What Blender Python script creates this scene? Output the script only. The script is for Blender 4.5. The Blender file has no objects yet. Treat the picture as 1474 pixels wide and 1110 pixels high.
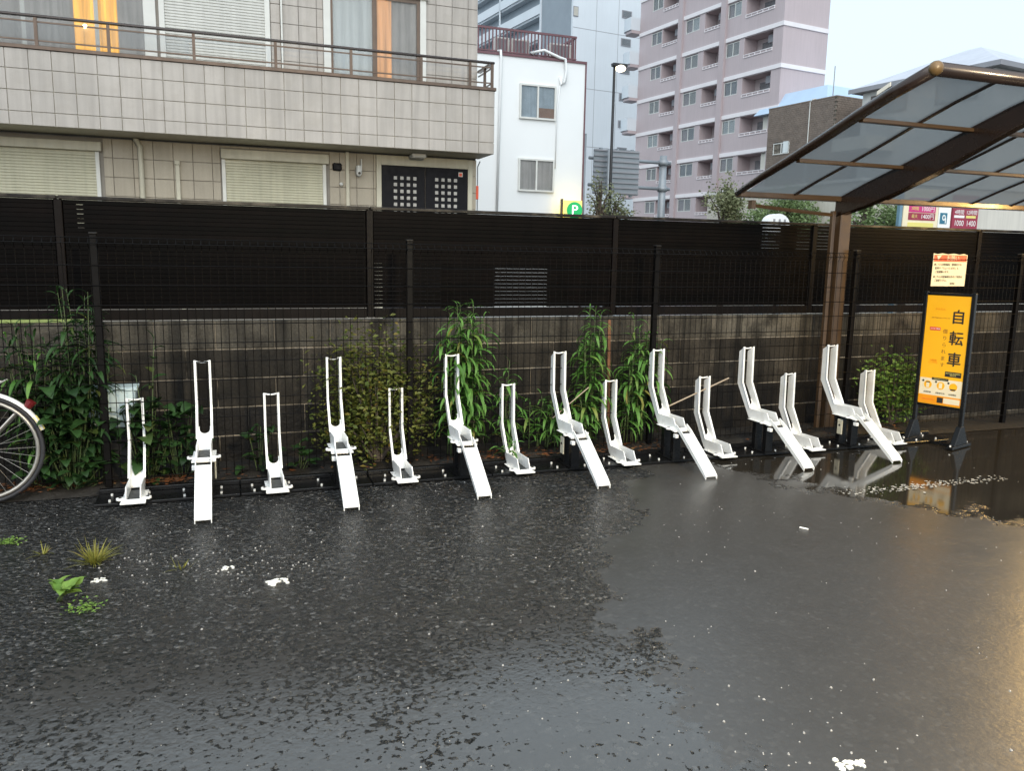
import bpy, bmesh, math, random
from mathutils import Vector, Matrix
random.seed(7)
S = bpy.context.scene
COL = S.collection
R = math.radians
PI = math.pi

# ------------------------------------------------------------------ camera
def make_camera():
    p, r, y, h, f = .1611, .0174, .3552, 1.573, 1158.209
    fwd = Vector((math.sin(y)*math.cos(p), math.cos(y)*math.cos(p), -math.sin(p)))
    right = Vector((math.cos(y), -math.sin(y), 0))
    up = right.cross(fwd)
    c, s = math.cos(r), math.sin(r)
    rr, uu = right*c + up*s, up*c - right*s
    cam = bpy.data.cameras.new('camera')
    cam.sensor_width = 36; cam.lens = f*36/1474
    cam.clip_start = .05; cam.clip_end = 2000
    o = bpy.data.objects.new('camera', cam); COL.objects.link(o)
    o.matrix_world = Matrix(((rr.x, uu.x, -fwd.x, 0), (rr.y, uu.y, -fwd.y, 0), (rr.z, uu.z, -fwd.z, h), (0, 0, 0, 1)))
    S.camera = o
make_camera()

# ------------------------------------------------------------------ sky, sun, exposure
SUN_EL, SUN_AZ = 42, 200          # soft light behind cloud, from behind the camera
w = bpy.data.worlds.new('World'); S.world = w; w.use_nodes = True
nt = w.node_tree; nt.nodes.clear()
sky = nt.nodes.new('ShaderNodeTexSky'); sky.sky_type = 'NISHITA'; sky.sun_disc = False
sky.sun_elevation = R(SUN_EL); sky.sun_rotation = R(SUN_AZ); sky.air_density = 2.0; sky.dust_density = 4.0
bg1 = nt.nodes.new('ShaderNodeBackground'); bg1.inputs['Strength'].default_value = .05
bg2 = nt.nodes.new('ShaderNodeBackground'); bg2.inputs['Color'].default_value = (.61, .76, .88, 1); bg2.inputs['Strength'].default_value = 1.0
ad = nt.nodes.new('ShaderNodeMixShader'); ad.inputs[0].default_value = .82
wo = nt.nodes.new('ShaderNodeOutputWorld')
nt.links.new(sky.outputs[0], bg1.inputs[0]); nt.links.new(bg1.outputs[0], ad.inputs[1]); nt.links.new(bg2.outputs[0], ad.inputs[2])
nt.links.new(ad.outputs[0], wo.inputs[0])
sun = bpy.data.lights.new('sun', 'SUN'); sun.energy = 1.5; sun.angle = R(80); sun.color = (1, .97, .93)
so = bpy.data.objects.new('sun', sun); COL.objects.link(so)
az = R(SUN_AZ)
so.rotation_euler = (-Vector((math.sin(az)*math.cos(R(SUN_EL)), math.cos(az)*math.cos(R(SUN_EL)), math.sin(R(SUN_EL))))).to_track_quat('-Z', 'Y').to_euler()
S.view_settings.view_transform = 'Standard'; S.view_settings.look = 'None'
S.view_settings.exposure = .75; S.view_settings.gamma = 1; S.view_settings.use_curve_mapping = False
S.render.engine = 'CYCLES'
S.cycles.use_denoising = True
S.cycles.max_bounces = 6; S.cycles.transparent_max_bounces = 12
S.cycles.sample_clamp_indirect = 4
S.cycles.caustics_reflective = False; S.cycles.caustics_refractive = False

# ------------------------------------------------------------------ materials
def new_mat(name):
    m = bpy.data.materials.new(name); m.use_nodes = True
    nt = m.node_tree
    return m, nt, nt.nodes['Principled BSDF']
def N(nt, t, **kw):
    n = nt.nodes.new('ShaderNode'+t)
    for k, v in kw.items(): setattr(n, k, v)
    return n
def ln(nt, a, b): nt.links.new(a, b)
def noise(nt, vec, scale, detail=4, rough=.55):
    n = N(nt, 'TexNoise'); n.inputs['Scale'].default_value = scale; n.inputs['Detail'].default_value = detail; n.inputs['Roughness'].default_value = rough
    if vec: ln(nt, vec, n.inputs['Vector'])
    return n.outputs['Fac']
def ramp(nt, fac, stops, interp='LINEAR'):
    r = N(nt, 'ValToRGB'); r.color_ramp.interpolation = interp
    e = r.color_ramp.elements
    while len(e) < len(stops): e.new(.5)
    for k, (p, c) in enumerate(stops):
        e[k].position = p; e[k].color = (c, c, c, 1) if not hasattr(c, '__len__') else (*c, 1)
    ln(nt, fac, r.inputs[0]); return r.outputs[0]
def math_(nt, op, a, b=None, clamp=False):
    n = N(nt, 'Math', operation=op); n.use_clamp = clamp
    for k, v in enumerate((a, b)):
        if v is None: continue
        if isinstance(v, (int, float)): n.inputs[k].default_value = v
        else: ln(nt, v, n.inputs[k])
    return n.outputs[0]
def mixc(nt, fac, a, b, mode='MIX'):
    n = N(nt, 'Mix', data_type='RGBA', blend_type=mode)
    if isinstance(fac, (int, float)): n.inputs[0].default_value = fac
    else: ln(nt, fac, n.inputs[0])
    for k, v in ((6, a), (7, b)):
        if hasattr(v, '__len__'): n.inputs[k].default_value = (*v, 1)
        else: ln(nt, v, n.inputs[k])
    return n.outputs[2]

def M(name, col, rough=.6, metal=0, var=.12, scale=3, fine=0, bump=0, bscale=60, streak=0, rnd=0, dirt=None, dirt_amt=0, spec=.5, coat=0):
    m, nt, b = new_mat(name)
    geo = N(nt, 'NewGeometry'); P = geo.outputs['Position']
    c = tuple(col)
    n1 = noise(nt, P, scale, 5)
    v = ramp(nt, n1, [(.3, 1-var), (.7, 1+var)])
    col_o = mixc(nt, 1, c, v, 'MULTIPLY')
    if streak:
        mp = N(nt, 'Mapping'); mp.inputs['Scale'].default_value = (7, 7, .35); ln(nt, P, mp.inputs['Vector'])
        sn = noise(nt, mp.outputs[0], 1.6, 4)
        col_o = mixc(nt, 1, col_o, ramp(nt, sn, [(.35, 1-streak), (.6, 1)]), 'MULTIPLY')
    if fine:
        fn = noise(nt, P, 90, 3); col_o = mixc(nt, 1, col_o, ramp(nt, fn, [(.3, 1-fine), (.7, 1+fine)]), 'MULTIPLY')
    if rnd:
        oi = N(nt, 'ObjectInfo'); col_o = mixc(nt, 1, col_o, ramp(nt, oi.outputs['Random'], [(0, 1-rnd), (1, 1+rnd)]), 'MULTIPLY')
    if dirt:
        dn = noise(nt, P, 4.5, 8, .68); col_o = mixc(nt, math_(nt, 'MULTIPLY', ramp(nt, dn, [(.48, 0), (.66, 1)]), dirt_amt), col_o, dirt)
    ln(nt, col_o, b.inputs['Base Color'])
    rn = noise(nt, P, scale*2.3, 4)
    ln(nt, math_(nt, 'MULTIPLY', ramp(nt, rn, [(.3, .8), (.7, 1.2)]), rough, True), b.inputs['Roughness'])
    b.inputs['Metallic'].default_value = metal
    b.inputs['Specular IOR Level'].default_value = spec
    b.inputs['Coat Weight'].default_value = coat; b.inputs['Coat Roughness'].default_value = .12
    if bump:
        bn = noise(nt, P, bscale, 4); bp = N(nt, 'Bump'); bp.inputs['Strength'].default_value = bump; bp.inputs['Distance'].default_value = .01
        ln(nt, bn, bp.inputs['Height']); ln(nt, bp.outputs[0], b.inputs['Normal'])
    return m
def EM(name, col, strength, base=(.5, .5, .5), folds=False):
    m, nt, b = new_mat(name)
    geo = N(nt, 'NewGeometry'); vec = geo.outputs['Position']
    if folds:
        mp = N(nt, 'Mapping'); mp.inputs['Scale'].default_value = (3, 3, .12); ln(nt, vec, mp.inputs['Vector']); vec = mp.outputs[0]
    n1 = noise(nt, vec, 5, 3)
    ln(nt, mixc(nt, 1, tuple(col), ramp(nt, n1, [(.35, .45), (.65, 1.1)] if folds else [(.3, .85), (.7, 1.05)]), 'MULTIPLY'), b.inputs['Emission Color'])
    b.inputs['Emission Strength'].default_value = strength; b.inputs['Base Color'].default_value = (*base, 1)
    return m
def glass_mat(name, tint, alpha_mix, rough=.05):
    """window glass seen from outside: a glossy coat over a partly clear pane"""
    m, nt, b = new_mat(name)
    b.inputs['Base Color'].default_value = (*tint, 1); b.inputs['Roughness'].default_value = rough; b.inputs['Specular IOR Level'].default_value = .6
    geo = N(nt, 'NewGeometry'); bn = noise(nt, geo.outputs['Position'], 1.2, 2); bp = N(nt, 'Bump'); bp.inputs['Strength'].default_value = .04
    ln(nt, bn, bp.inputs['Height']); ln(nt, bp.outputs[0], b.inputs['Normal'])
    tr = N(nt, 'BsdfTransparent'); mx = N(nt, 'MixShader'); mx.inputs[0].default_value = alpha_mix
    ln(nt, tr.outputs[0], mx.inputs[1]); ln(nt, b.outputs[0], mx.inputs[2]); ln(nt, mx.outputs[0], nt.nodes['Material Output'].inputs[0])
    return m
def leaf_mat(name, c1, c2, c3=None, tl=.25, rough=.38):
    m, nt, b = new_mat(name)
    oi = N(nt, 'ObjectInfo'); geo = N(nt, 'NewGeometry')
    rv = math_(nt, 'FRACT', math_(nt, 'ADD', oi.outputs['Random'], geo.outputs['Random Per Island']))
    stops = [(0, c1), (.75, c2)] + ([(.93, c2), (1, c3)] if c3 else [])
    c = ramp(nt, rv, stops)
    n1 = noise(nt, geo.outputs['Position'], 30, 3)
    c = mixc(nt, 1, c, ramp(nt, n1, [(.3, .75), (.7, 1.2)]), 'MULTIPLY')
    ln(nt, c, b.inputs['Base Color']); b.inputs['Roughness'].default_value = rough+.14; b.inputs['Specular IOR Level'].default_value = .3
    t = N(nt, 'BsdfTranslucent'); ln(nt, c, t.inputs[0]); mx = N(nt, 'MixShader'); mx.inputs[0].default_value = tl
    ln(nt, b.outputs[0], mx.inputs[1]); ln(nt, t.outputs[0], mx.inputs[2]); ln(nt, mx.outputs[0], nt.nodes['Material Output'].inputs[0])
    return m

def asphalt_mat():
    m, nt, b = new_mat('wet_asphalt')
    geo = N(nt, 'NewGeometry'); P = geo.outputs['Position']
    xyz = N(nt, 'SeparateXYZ'); ln(nt, P, xyz.inputs[0]); X, Y = xyz.outputs[0], xyz.outputs[1]
    big = noise(nt, P, 1.3, 6, .6); mid = noise(nt, P, 5, 6, .65); fin = noise(nt, P, 26, 5, .7)
    # edge of the smooth water film on the right
    yb = math_(nt, 'MULTIPLY', math_(nt, 'MAXIMUM', math_(nt, 'SUBTRACT', Y, 3.0), 0), .66)
    d = math_(nt, 'SUBTRACT', math_(nt, 'SUBTRACT', X, 1.5), yb)
    d = math_(nt, 'ADD', d, math_(nt, 'MULTIPLY', math_(nt, 'SUBTRACT', big, .5), 1.1))
    d = math_(nt, 'ADD', d, math_(nt, 'MULTIPLY', math_(nt, 'SUBTRACT', mid, .5), .5))
    d = math_(nt, 'ADD', d, math_(nt, 'MULTIPLY', math_(nt, 'SUBTRACT', fin, .5), .22))
    right = ramp(nt, math_(nt, 'ADD', d, .5), [(.49, 0), (.525, 1)])
    pit = noise(nt, P, 38, 3, .55); wide = noise(nt, P, 11, 4, .6)
    fr = math_(nt, 'MULTIPLY', math_(nt, 'SUBTRACT', math_(nt, 'SUBTRACT', 3.05, Y), math_(nt, 'MULTIPLY', X, .12)), .40)
    fr = math_(nt, 'ADD', fr, math_(nt, 'MULTIPLY', math_(nt, 'SUBTRACT', big, .5), 1.5))
    fr = math_(nt, 'ADD', fr, math_(nt, 'MULTIPLY', math_(nt, 'SUBTRACT', wide, .5), .7))
    fr = math_(nt, 'ADD', fr, math_(nt, 'MULTIPLY', math_(nt, 'SUBTRACT', pit, .5), 2.1))
    front = ramp(nt, math_(nt, 'ADD', fr, .5), [(.49, 0), (.52, 1)])
    film = math_(nt, 'MAXIMUM', right, front)
    # still puddle at the right, by the racks and the sign
    pd = math_(nt, 'SUBTRACT', math_(nt, 'ADD', math_(nt, 'MULTIPLY', X, .8), math_(nt, 'MULTIPLY', Y, .55)), 5.55)
    pd = math_(nt, 'ADD', pd, math_(nt, 'MULTIPLY', math_(nt, 'SUBTRACT', big, .5), 1.3))
    pd = math_(nt, 'ADD', pd, math_(nt, 'MULTIPLY', math_(nt, 'SUBTRACT', mid, .5), .8))
    pud = ramp(nt, math_(nt, 'ADD', pd, .5), [(.47, 0), (.58, 1)])
    # stones of the open asphalt
    vo = N(nt, 'TexVoronoi'); vo.inputs['Scale'].default_value = 62; ln(nt, P, vo.inputs['Vector'])
    vo2 = N(nt, 'TexVoronoi'); vo2.inputs['Scale'].default_value = 38; ln(nt, P, vo2.inputs['Vector'])
    g1 = math_(nt, 'MULTIPLY', vo.outputs['Distance'], -1.3); g2 = math_(nt, 'MULTIPLY', vo2.outputs['Distance'], -1.6)
    hgt = math_(nt, 'ADD', math_(nt, 'ADD', g1, g2), math_(nt, 'MULTIPLY', noise(nt, P, 55, 6, .75), 1.6))
    notfilm = math_(nt, 'SUBTRACT', 1, film)
    lvl = math_(nt, 'MULTIPLY', hgt, math_(nt, 'ADD', math_(nt, 'MULTIPLY', notfilm, .985), .015))
    lvl = math_(nt, 'ADD', lvl, math_(nt, 'MULTIPLY', film, .5))
    lvl = math_(nt, 'MULTIPLY', lvl, math_(nt, 'SUBTRACT', 1, math_(nt, 'MULTIPLY', pud, .985)))
    bp = N(nt, 'Bump'); bp.inputs['Strength'].default_value = 1.0; bp.inputs['Distance'].default_value = .013
    ln(nt, lvl, bp.inputs['Height']); ln(nt, bp.outputs[0], b.inputs['Normal'])
    # colour: dark binder, paler stones
    vs = N(nt, 'SeparateColor'); ln(nt, vo.outputs['Color'], vs.inputs[0])
    st = ramp(nt, vs.outputs[0], [(.0, .005), (.6, .012), (.84, .034), (.96, .08), (1, .14)])
    c = mixc(nt, 1, st, ramp(nt, mid, [(.3, .7), (.7, 1.25)]), 'MULTIPLY')
    c = mixc(nt, math_(nt, 'MULTIPLY', film, .85), c, (.040, .037, .034))
    c = mixc(nt, pud, c, (.02, .017, .013))
    ln(nt, c, b.inputs['Base Color'])
    ro = math_(nt, 'ADD', .26, math_(nt, 'MULTIPLY', math_(nt, 'SUBTRACT', mid, .5), .2))
    ro = math_(nt, 'SUBTRACT', ro, math_(nt, 'SUBTRACT', math_(nt, 'MULTIPLY', film, .08), math_(nt, 'MULTIPLY', right, .17)))
    ro = math_(nt, 'MULTIPLY', ro, math_(nt, 'SUBTRACT', 1, math_(nt, 'MULTIPLY', pud, .78)))
    ln(nt, ro, b.inputs['Roughness']); b.inputs['IOR'].default_value = 1.55
    ln(nt, math_(nt, 'ADD', .36, math_(nt, 'MULTIPLY', film, .5)), b.inputs['Specular IOR Level'])
    return m

def poly_mat():
    """smoky polycarbonate sheet: part see-through, wet gloss"""
    m, nt, b = new_mat('smoke_polycarbonate')
    geo = N(nt, 'NewGeometry')
    b.inputs['Base Color'].default_value = (.26, .28, .29, 1); b.inputs['Roughness'].default_value = .22
    n1 = noise(nt, geo.outputs['Position'], 14, 5); bp = N(nt, 'Bump'); bp.inputs['Strength'].default_value = .12; bp.inputs['Distance'].default_value = .01
    ln(nt, n1, bp.inputs['Height']); ln(nt, bp.outputs[0], b.inputs['Normal'])
    tr = N(nt, 'BsdfTransparent'); tr.inputs[0].default_value = (.27, .285, .29, 1)
    tl = N(nt, 'BsdfTranslucent'); tl.inputs[0].default_value = (.26, .275, .28, 1)
    m1 = N(nt, 'MixShader'); m1.inputs[0].default_value = .55; ln(nt, tr.outputs[0], m1.inputs[1]); ln(nt, tl.outputs[0], m1.inputs[2])
    m2 = N(nt, 'MixShader'); m2.inputs[0].default_value = .3; ln(nt, m1.outputs[0], m2.inputs[1]); ln(nt, b.outputs[0], m2.inputs[2])
    ln(nt, m2.outputs[0], nt.nodes['Material Output'].inputs[0])
    return m

A = asphalt_mat(); POLY = poly_mat()
WHITE = M('white_powder_coat', (.82, .825, .82), .32, 0, .03, 4, dirt=(.42, .38, .31), dirt_amt=.3, coat=.2)
BLACKST = M('black_wet_steel', (.005, .005, .0055), .3, 0, .2, 8, bump=.15, bscale=40, spec=.3)
TRAYDARK = M('tray_gap_dark', (.025, .028, .03), .55, 0, .2, 20)
BOLT = M('zinc_bolt', (.75, .75, .73), .35, .2, .1, 20)
SOIL = M('dark_soil', (.010, .008, .006), .7, 0, .4, 6, fine=.4, bump=.8, bscale=35)
LITTER = leaf_mat('dead_leaf', (.16, .05, .015), (.1, .045, .02), (.25, .15, .06), .1)
MESHM = M('dark_brown_wire', (.0025, .0019, .0018), .5, .0, .15, 10, spec=.12)
SLAT = M('dark_brown_slat', (.0019, .0012, .0011), .5, 0, .3, 3, streak=.4, rnd=.5, spec=.09)
CAPM = M('weathered_brown_rail', (.0045, .003, .0025), .5, 0, .3, 4, dirt=(.22, .19, .15), dirt_amt=.35, spec=.25)
RAILD = M('dark_brown_rail', (.0038, .0022, .0018), .5, 0, .3, 4, streak=.4, spec=.12)
BACKM = M('brown_backing', (.002, .0015, .0015), .6, 0, .2, 4)
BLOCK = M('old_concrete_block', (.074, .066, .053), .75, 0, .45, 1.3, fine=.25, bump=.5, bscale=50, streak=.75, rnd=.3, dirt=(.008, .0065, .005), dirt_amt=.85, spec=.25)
BLOCK2 = M('darker_concrete_block', (.034, .029, .023), .75, 0, .5, 1.3, fine=.25, bump=.5, bscale=50, streak=.75, rnd=.35, dirt=(.007, .006, .005), dirt_amt=.85, spec=.2)
BLOCK3 = M('darkest_concrete_block', (.008, .0065, .0055), .6, 0, .5, 1.5, fine=.25, bump=.5, bscale=50, streak=.5, rnd=.4, dirt=(.05, .04, .03), dirt_amt=.25, spec=.25)
MORTAR = M('pale_mortar', (.24, .21, .17), .85, 0, .6, 2, fine=.2, streak=.6, dirt=(.01, .008, .006), dirt_amt=.97)
TILE = M('house_tile', (.40, .368, .338), .45, 0, .09, .9, fine=.06, bump=.08, bscale=40, streak=.16, rnd=.03, dirt=(.27, .24, .2), dirt_amt=.25)
TILE2 = M('house_tile_lower', (.37, .325, .255), .5, 0, .08, 1.2, fine=.06, bump=.08, bscale=40, streak=.12, rnd=.045)
JOINT = M('tile_joint', (.25, .23, .205), .8)
BROWNAL = M('brown_aluminium', (.12, .085, .065), .38, .5, .12, 5, streak=.15)
DARKAL = M('dark_brown_aluminium', (.024, .013, .009), .28, .3, .15, 5, coat=.4)
POSTB = M('brown_post_paint', (.085, .05, .026), .35, .2, .12, 5, coat=.3)
SHUT = M('cream_shutter', (.50, .48, .36), .5, 0, .06, 1.5, streak=.12)
SHUTW = M('pale_shutter', (.55, .55, .52), .5, 0, .05, 1.5, streak=.1)
FRAMEW = M('pale_window_frame', (.6, .6, .57), .4, 0, .06, 4)
CREAM = M('cream_trim', (.52, .49, .39), .5, 0, .06, 4, streak=.1)
DOORM = M('door_black', (.006, .006, .009), .5, 0, .15, 6, spec=.15)
PANEP = M('frosted_pane', (.42, .40, .37), .2, 0, .12, 20)
GLASS = glass_mat('clear_glass', (.12, .14, .15), .16)
GLASSF = glass_mat('far_glass', (.2, .23, .25), .3)
CURT = M('grey_curtain', (.42, .40, .38), .9, 0, .1, 2, streak=.25)
CURTB = M('pale_curtain', (.66, .70, .70), .9, 0, .06, 2, streak=.15)
LITC = EM('lit_curtain', (1, .48, .06), 1.0, (.2, .12, .04), True)
LITC2 = EM('lit_curtain_soft', (1, .45, .15), .5, (.3, .2, .13), True)
WPAINT = M('white_render', (.74, .755, .76), .6, 0, .03, .5)
RED = M('red_brown_paint', (.13, .055, .065), .5, 0, .15, 4)
PINK = M('pink_tile_wall', (.46, .385, .395), .6, 0, .04, .35, fine=.04, streak=.06)
PINKD = M('darker_pink_tile', (.43, .36, .37), .6, 0, .04, .5)  # slightly darker pink for pilasters and balcony slabs
PBAND = M('white_band', (.74, .70, .71), .6, 0, .04, .8)
GREYF = M('far_grey', (.25, .25, .27), .7, 0, .08, .6)
GREYW = M('hazed_white_wall', (.62, .66, .70), .6, 0, .03, .3, streak=.03)  # lightened far wall, distance haze put into the colour
SLATEF = M('hazed_slate_wall', (.25, .285, .32), .6, 0, .04, .5)  # grey strip lightened too, haze put into its colour
METALG = M('grey_galvanised', (.24, .26, .28), .45, .3, .1, 2)
BRICKW = M('brown_brick_tile', (.20, .155, .125), .7, 0, .2, 3, fine=.25, rnd=.2)
BLUER = M('blue_metal_roof', (.40, .52, .66), .4, 0, .04, 1)
ROOFG = M('grey_slate_roof', (.46, .47, .52), .5, 0, .08, 1)
BEIGE = M('beige_wall', (.60, .57, .51), .7, 0, .05, .8, streak=.1)
YEL = M('sign_yellow', (.94, .47, .012), .35, 0, .03, 3)
ORG = M('sign_orange', (.83, .30, .01), .35, 0, .03, 3)
PAPER = M('cream_paper', (.80, .70, .50), .55, 0, .05, 8)
REDP = M('red_print', (.72, .10, .045), .5, 0, .05, 8)
INK = M('black_print', (.02, .018, .016), .5, 0, .05, 8)
INKB = M('brown_print', (.30, .12, .02), .5, 0, .05, 8)
MAROON = M('maroon_print', (.30, .03, .06), .5, 0, .05, 8)
MAGENTA = M('magenta_print', (.55, .03, .18), .5, 0, .05, 8)
WPRINT = M('white_print', (.85, .85, .82), .5, 0, .02, 8)
YPRINT = M('yellow_print', (.75, .66, .2), .5, 0, .02, 8)
TEAL = M('teal_print', (.03, .16, .24), .5, 0, .05, 8)
PGREEN = EM('lit_green', (.0, .62, .16), .5, (.01, .1, .03))
PFACE = EM('lit_sign_face', (1, .86, .22), .62, (.2, .2, .1))
PSIDE = EM('lit_sign_side', (1, .68, .06), 3.0)
BULB = EM('lamp_bulb', (1, .83, .55), 14)
PAINTW = M('worn_white_paint', (.72, .71, .66), .5, 0, .1, 30, bump=.3, bscale=80)
BARK = M('bark', (.07, .055, .045), .9, 0, .3, 8, bump=.6, bscale=30)
STEMM = M('green_stem', (.07, .10, .035), .6, 0, .2, 20)
LEAFG = leaf_mat('weed_leaf', (.06, .16, .028), (.11, .24, .05), (.22, .2, .05))
LEAFD = leaf_mat('dark_shaded_leaf', (.012, .034, .010), (.028, .07, .018), (.08, .09, .02))  # darker species, with the shade at the left put into the leaf colour
LEAFY = leaf_mat('shrub_leaf', (.055, .085, .016), (.13, .14, .03), (.2, .14, .03))
LEAFB = leaf_mat('bush_leaf', (.09, .19, .03), (.19, .30, .06))
LEAFT = leaf_mat('tree_leaf', (.15, .17, .09), (.25, .27, .15), (.30, .26, .15))
LEAFT2 = leaf_mat('tree_leaf_greener', (.12, .18, .07), (.22, .30, .13))
GRASSM = leaf_mat('grass_blade', (.16, .17, .03), (.26, .24, .05), (.3, .2, .06))
CRATE = M('pale_blue_plastic', (.55, .66, .68), .45, 0, .08, 6)
RUST = M('rusty_iron', (.16, .07, .035), .8, 0, .4, 12, bump=.4, bscale=60)
CHROME = M('dull_chrome', (.36, .34, .31), .35, .7, .12, 12)
TYRE = M('tyre_rubber', (.02, .02, .024), .6, 0, .15, 20)
REDREF = M('red_reflector', (.13, .012, .014), .3, 0, .05, 8)
BLUE = M('blue_vinyl', (.06, .13, .5), .35, 0, .1, 20)
LAMPB = M('lamp_black', (.02, .02, .022), .45, .3)

# ------------------------------------------------------------------ mesh helpers
class MB:
    def __init__(s): s.v = []; s.f = []
    def add(s, vs, fs, mx=None):
        n = len(s.v)
        s.v += [tuple(mx @ Vector(p)) if mx else tuple(p) for p in vs]
        s.f += [tuple(i+n for i in f) for f in fs]
        return s
    def box(s, x0, x1, y0, y1, z0, z1, mx=None):
        return s.add([(x0, y0, z0), (x1, y0, z0), (x1, y1, z0), (x0, y1, z0), (x0, y0, z1), (x1, y0, z1), (x1, y1, z1), (x0, y1, z1)],
                     [(0, 3, 2, 1), (4, 5, 6, 7), (0, 1, 5, 4), (1, 2, 6, 5), (2, 3, 7, 6), (3, 0, 4, 7)], mx)
    def prism(s, poly, a, b, axis='x', mx=None):
        """poly in the two other axes, extruded from a to b"""
        def P(u, v, t): return {'x': (t, u, v), 'y': (u, t, v), 'z': (u, v, t)}[axis]
        n = len(poly)
        vs = [P(u, v, a) for u, v in poly] + [P(u, v, b) for u, v in poly]
        fs = [tuple(range(n)), tuple(range(2*n-1, n-1, -1))] + [(i, (i+1) % n + 0, (i+1) % n + n, i+n) for i in range(n)]
        return s.add(vs, fs, mx)
    def tube(s, pts, r, n=6, caps=True):
        pts = [Vector(p) for p in pts]; base = len(s.v); rr = r if hasattr(r, '__len__') else [r]*len(pts)
        t0 = (pts[1]-pts[0]).normalized(); a = Vector((0, 0, 1)) if abs(t0.z) < .9 else Vector((1, 0, 0))
        u = t0.cross(a).normalized()
        for i, p in enumerate(pts):
            t = (pts[min(i+1, len(pts)-1)]-pts[max(i-1, 0)]).normalized()
            u = (u-t*u.dot(t)).normalized(); v = t.cross(u)
            for k in range(n):
                q = p+(u*math.cos(2*PI*k/n)+v*math.sin(2*PI*k/n))*rr[i]; s.v.append(tuple(q))
        for i in range(len(pts)-1):
            for k in range(n):
                s.f.append((base+i*n+k, base+i*n+(k+1) % n, base+(i+1)*n+(k+1) % n, base+(i+1)*n+k))
        if caps:
            s.f.append(tuple(base+k for k in range(n-1, -1, -1))); e = base+(len(pts)-1)*n; s.f.append(tuple(e+k for k in range(n)))
        return s
    def cyl(s, c, axis, r, l, n=12):
        d = {'x': Vector((1, 0, 0)), 'y': Vector((0, 1, 0)), 'z': Vector((0, 0, 1))}[axis]; c = Vector(c)
        return s.tube([c-d*l/2, c+d*l/2], r, n)
    def sphere(s, c, r, n=10, m=6, sc=(1, 1, 1)):
        b = len(s.v)
        for j in range(m+1):
            th = PI*j/m
            for k in range(n):
                ph = 2*PI*k/n
                s.v.append((c[0]+r*sc[0]*math.sin(th)*math.cos(ph), c[1]+r*sc[1]*math.sin(th)*math.sin(ph), c[2]+r*sc[2]*math.cos(th)))
        for j in range(m):
            for k in range(n): s.f.append((b+j*n+k, b+j*n+(k+1) % n, b+(j+1)*n+(k+1) % n, b+(j+1)*n+k))
        return s
    def mesh(s, name, mat, smooth=False, bevel=0):
        me = bpy.data.meshes.new(name); me.from_pydata(s.v, [], s.f)
        bm = bmesh.new(); bm.from_mesh(me)
        bmesh.ops.remove_doubles(bm, verts=bm.verts, dist=1e-6)
        bmesh.ops.recalc_face_normals(bm, faces=bm.faces)
        if bevel: bmesh.ops.bevel(bm, geom=[e for e in bm.edges if len(e.link_faces) == 2 and e.calc_face_angle(0) > .5], offset=bevel, segments=1, affect='EDGES', clamp_overlap=True)
        bm.to_mesh(me); bm.free()
        if smooth:
            for p in me.polygons: p.use_smooth = True
        me.materials.append(mat); return me
    def build(s, name, mat, parent=None, loc=(0, 0, 0), smooth=False, bevel=0):
        return link(name, s.mesh(name, mat, smooth, bevel), parent, loc)
def link(name, me, parent=None, loc=(0, 0, 0), rot=(0, 0, 0)):
    o = bpy.data.objects.new(name, me); COL.objects.link(o); o.parent = parent; o.location = loc; o.rotation_euler = rot
    return o
def tag(o, label, cat, group=None):
    o['label'] = label; o['category'] = cat
    if group: o['group'] = group
    return o
def thing(name, label, cat, loc=(0, 0, 0), rz=0, group=None):
    o = bpy.data.objects.new(name, None); COL.objects.link(o); o.location = loc; o.rotation_euler = (0, 0, R(rz))
    o.empty_display_size = .1
    return tag(o, label, cat, group)
def struct(name, mb, mat, label=None):
    o = mb.build(name, mat); o['kind'] = 'structure'
    if label: o['label'] = label
    return o
def stuff(o): o['kind'] = 'stuff'; return o
def dup(root, parent=None):
    c = root.copy(); COL.objects.link(c); c.parent = parent
    for ch in list(root.children): dup(ch, c)
    return c
def text(s, size, mat, parent, loc, rot=(PI/2, 0, 0), name='lettering', depth=.0006, align='CENTER', spacing=1.0, sx=1.0, bold=0):
    cu = bpy.data.curves.new('lettering', 'FONT'); cu.body = s; cu.size = size; cu.align_x = align; cu.align_y = 'CENTER'
    cu.extrude = depth; cu.offset = bold; cu.space_line = spacing; cu.resolution_u = 3
    t = bpy.data.objects.new('lettering', cu); COL.objects.link(t)
    bpy.context.view_layer.update()
    me = bpy.data.meshes.new_from_object(t.evaluated_get(bpy.context.evaluated_depsgraph_get()))
    bpy.data.objects.remove(t); bpy.data.curves.remove(cu)
    me.materials.clear(); me.materials.append(mat); me.name = 'lettering'
    o = link(name, me, parent, loc, rot); o.scale = (sx, 1, 1); return o

# ------------------------------------------------------------------ ground
g = MB(); g.add([(-90, -70, 0), (190, -70, 0), (190, 190, 0), (-90, 190, 0)], [(0, 1, 2, 3)])
struct('ground', g, A)
rz_ = -.0157                                    # the row of racks is turned a hair from the fence
def rowy(x, y): return y + rz_*(x)
# soil bed between the racks and the block wall: a low uneven sheet
sb = MB(); nx, ny = 90, 8
for j in range(ny+1):
    for i in range(nx+1):
        x = -3+11*i/nx; t = j/ny; y = rowy(x, 5.56)+t*(6.06-5.56)
        z = .012+.05*math.sin(min(1, t*2.2)*PI/2)+random.uniform(-.012, .014)*(0 < j < ny)
        if x > 5.6: z = .008+(z-.008)*max(0, 1-(x-5.6)/1.0)*.9
        if j == 0: z = .004
        sb.v.append((x, y+random.uniform(-.01, .01), z))
for j in range(ny):
    for i in range(nx):
        a = j*(nx+1)+i; sb.f.append((a, a+1, a+nx+2, a+nx+1))
struct('soil_bed', sb, SOIL)

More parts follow.
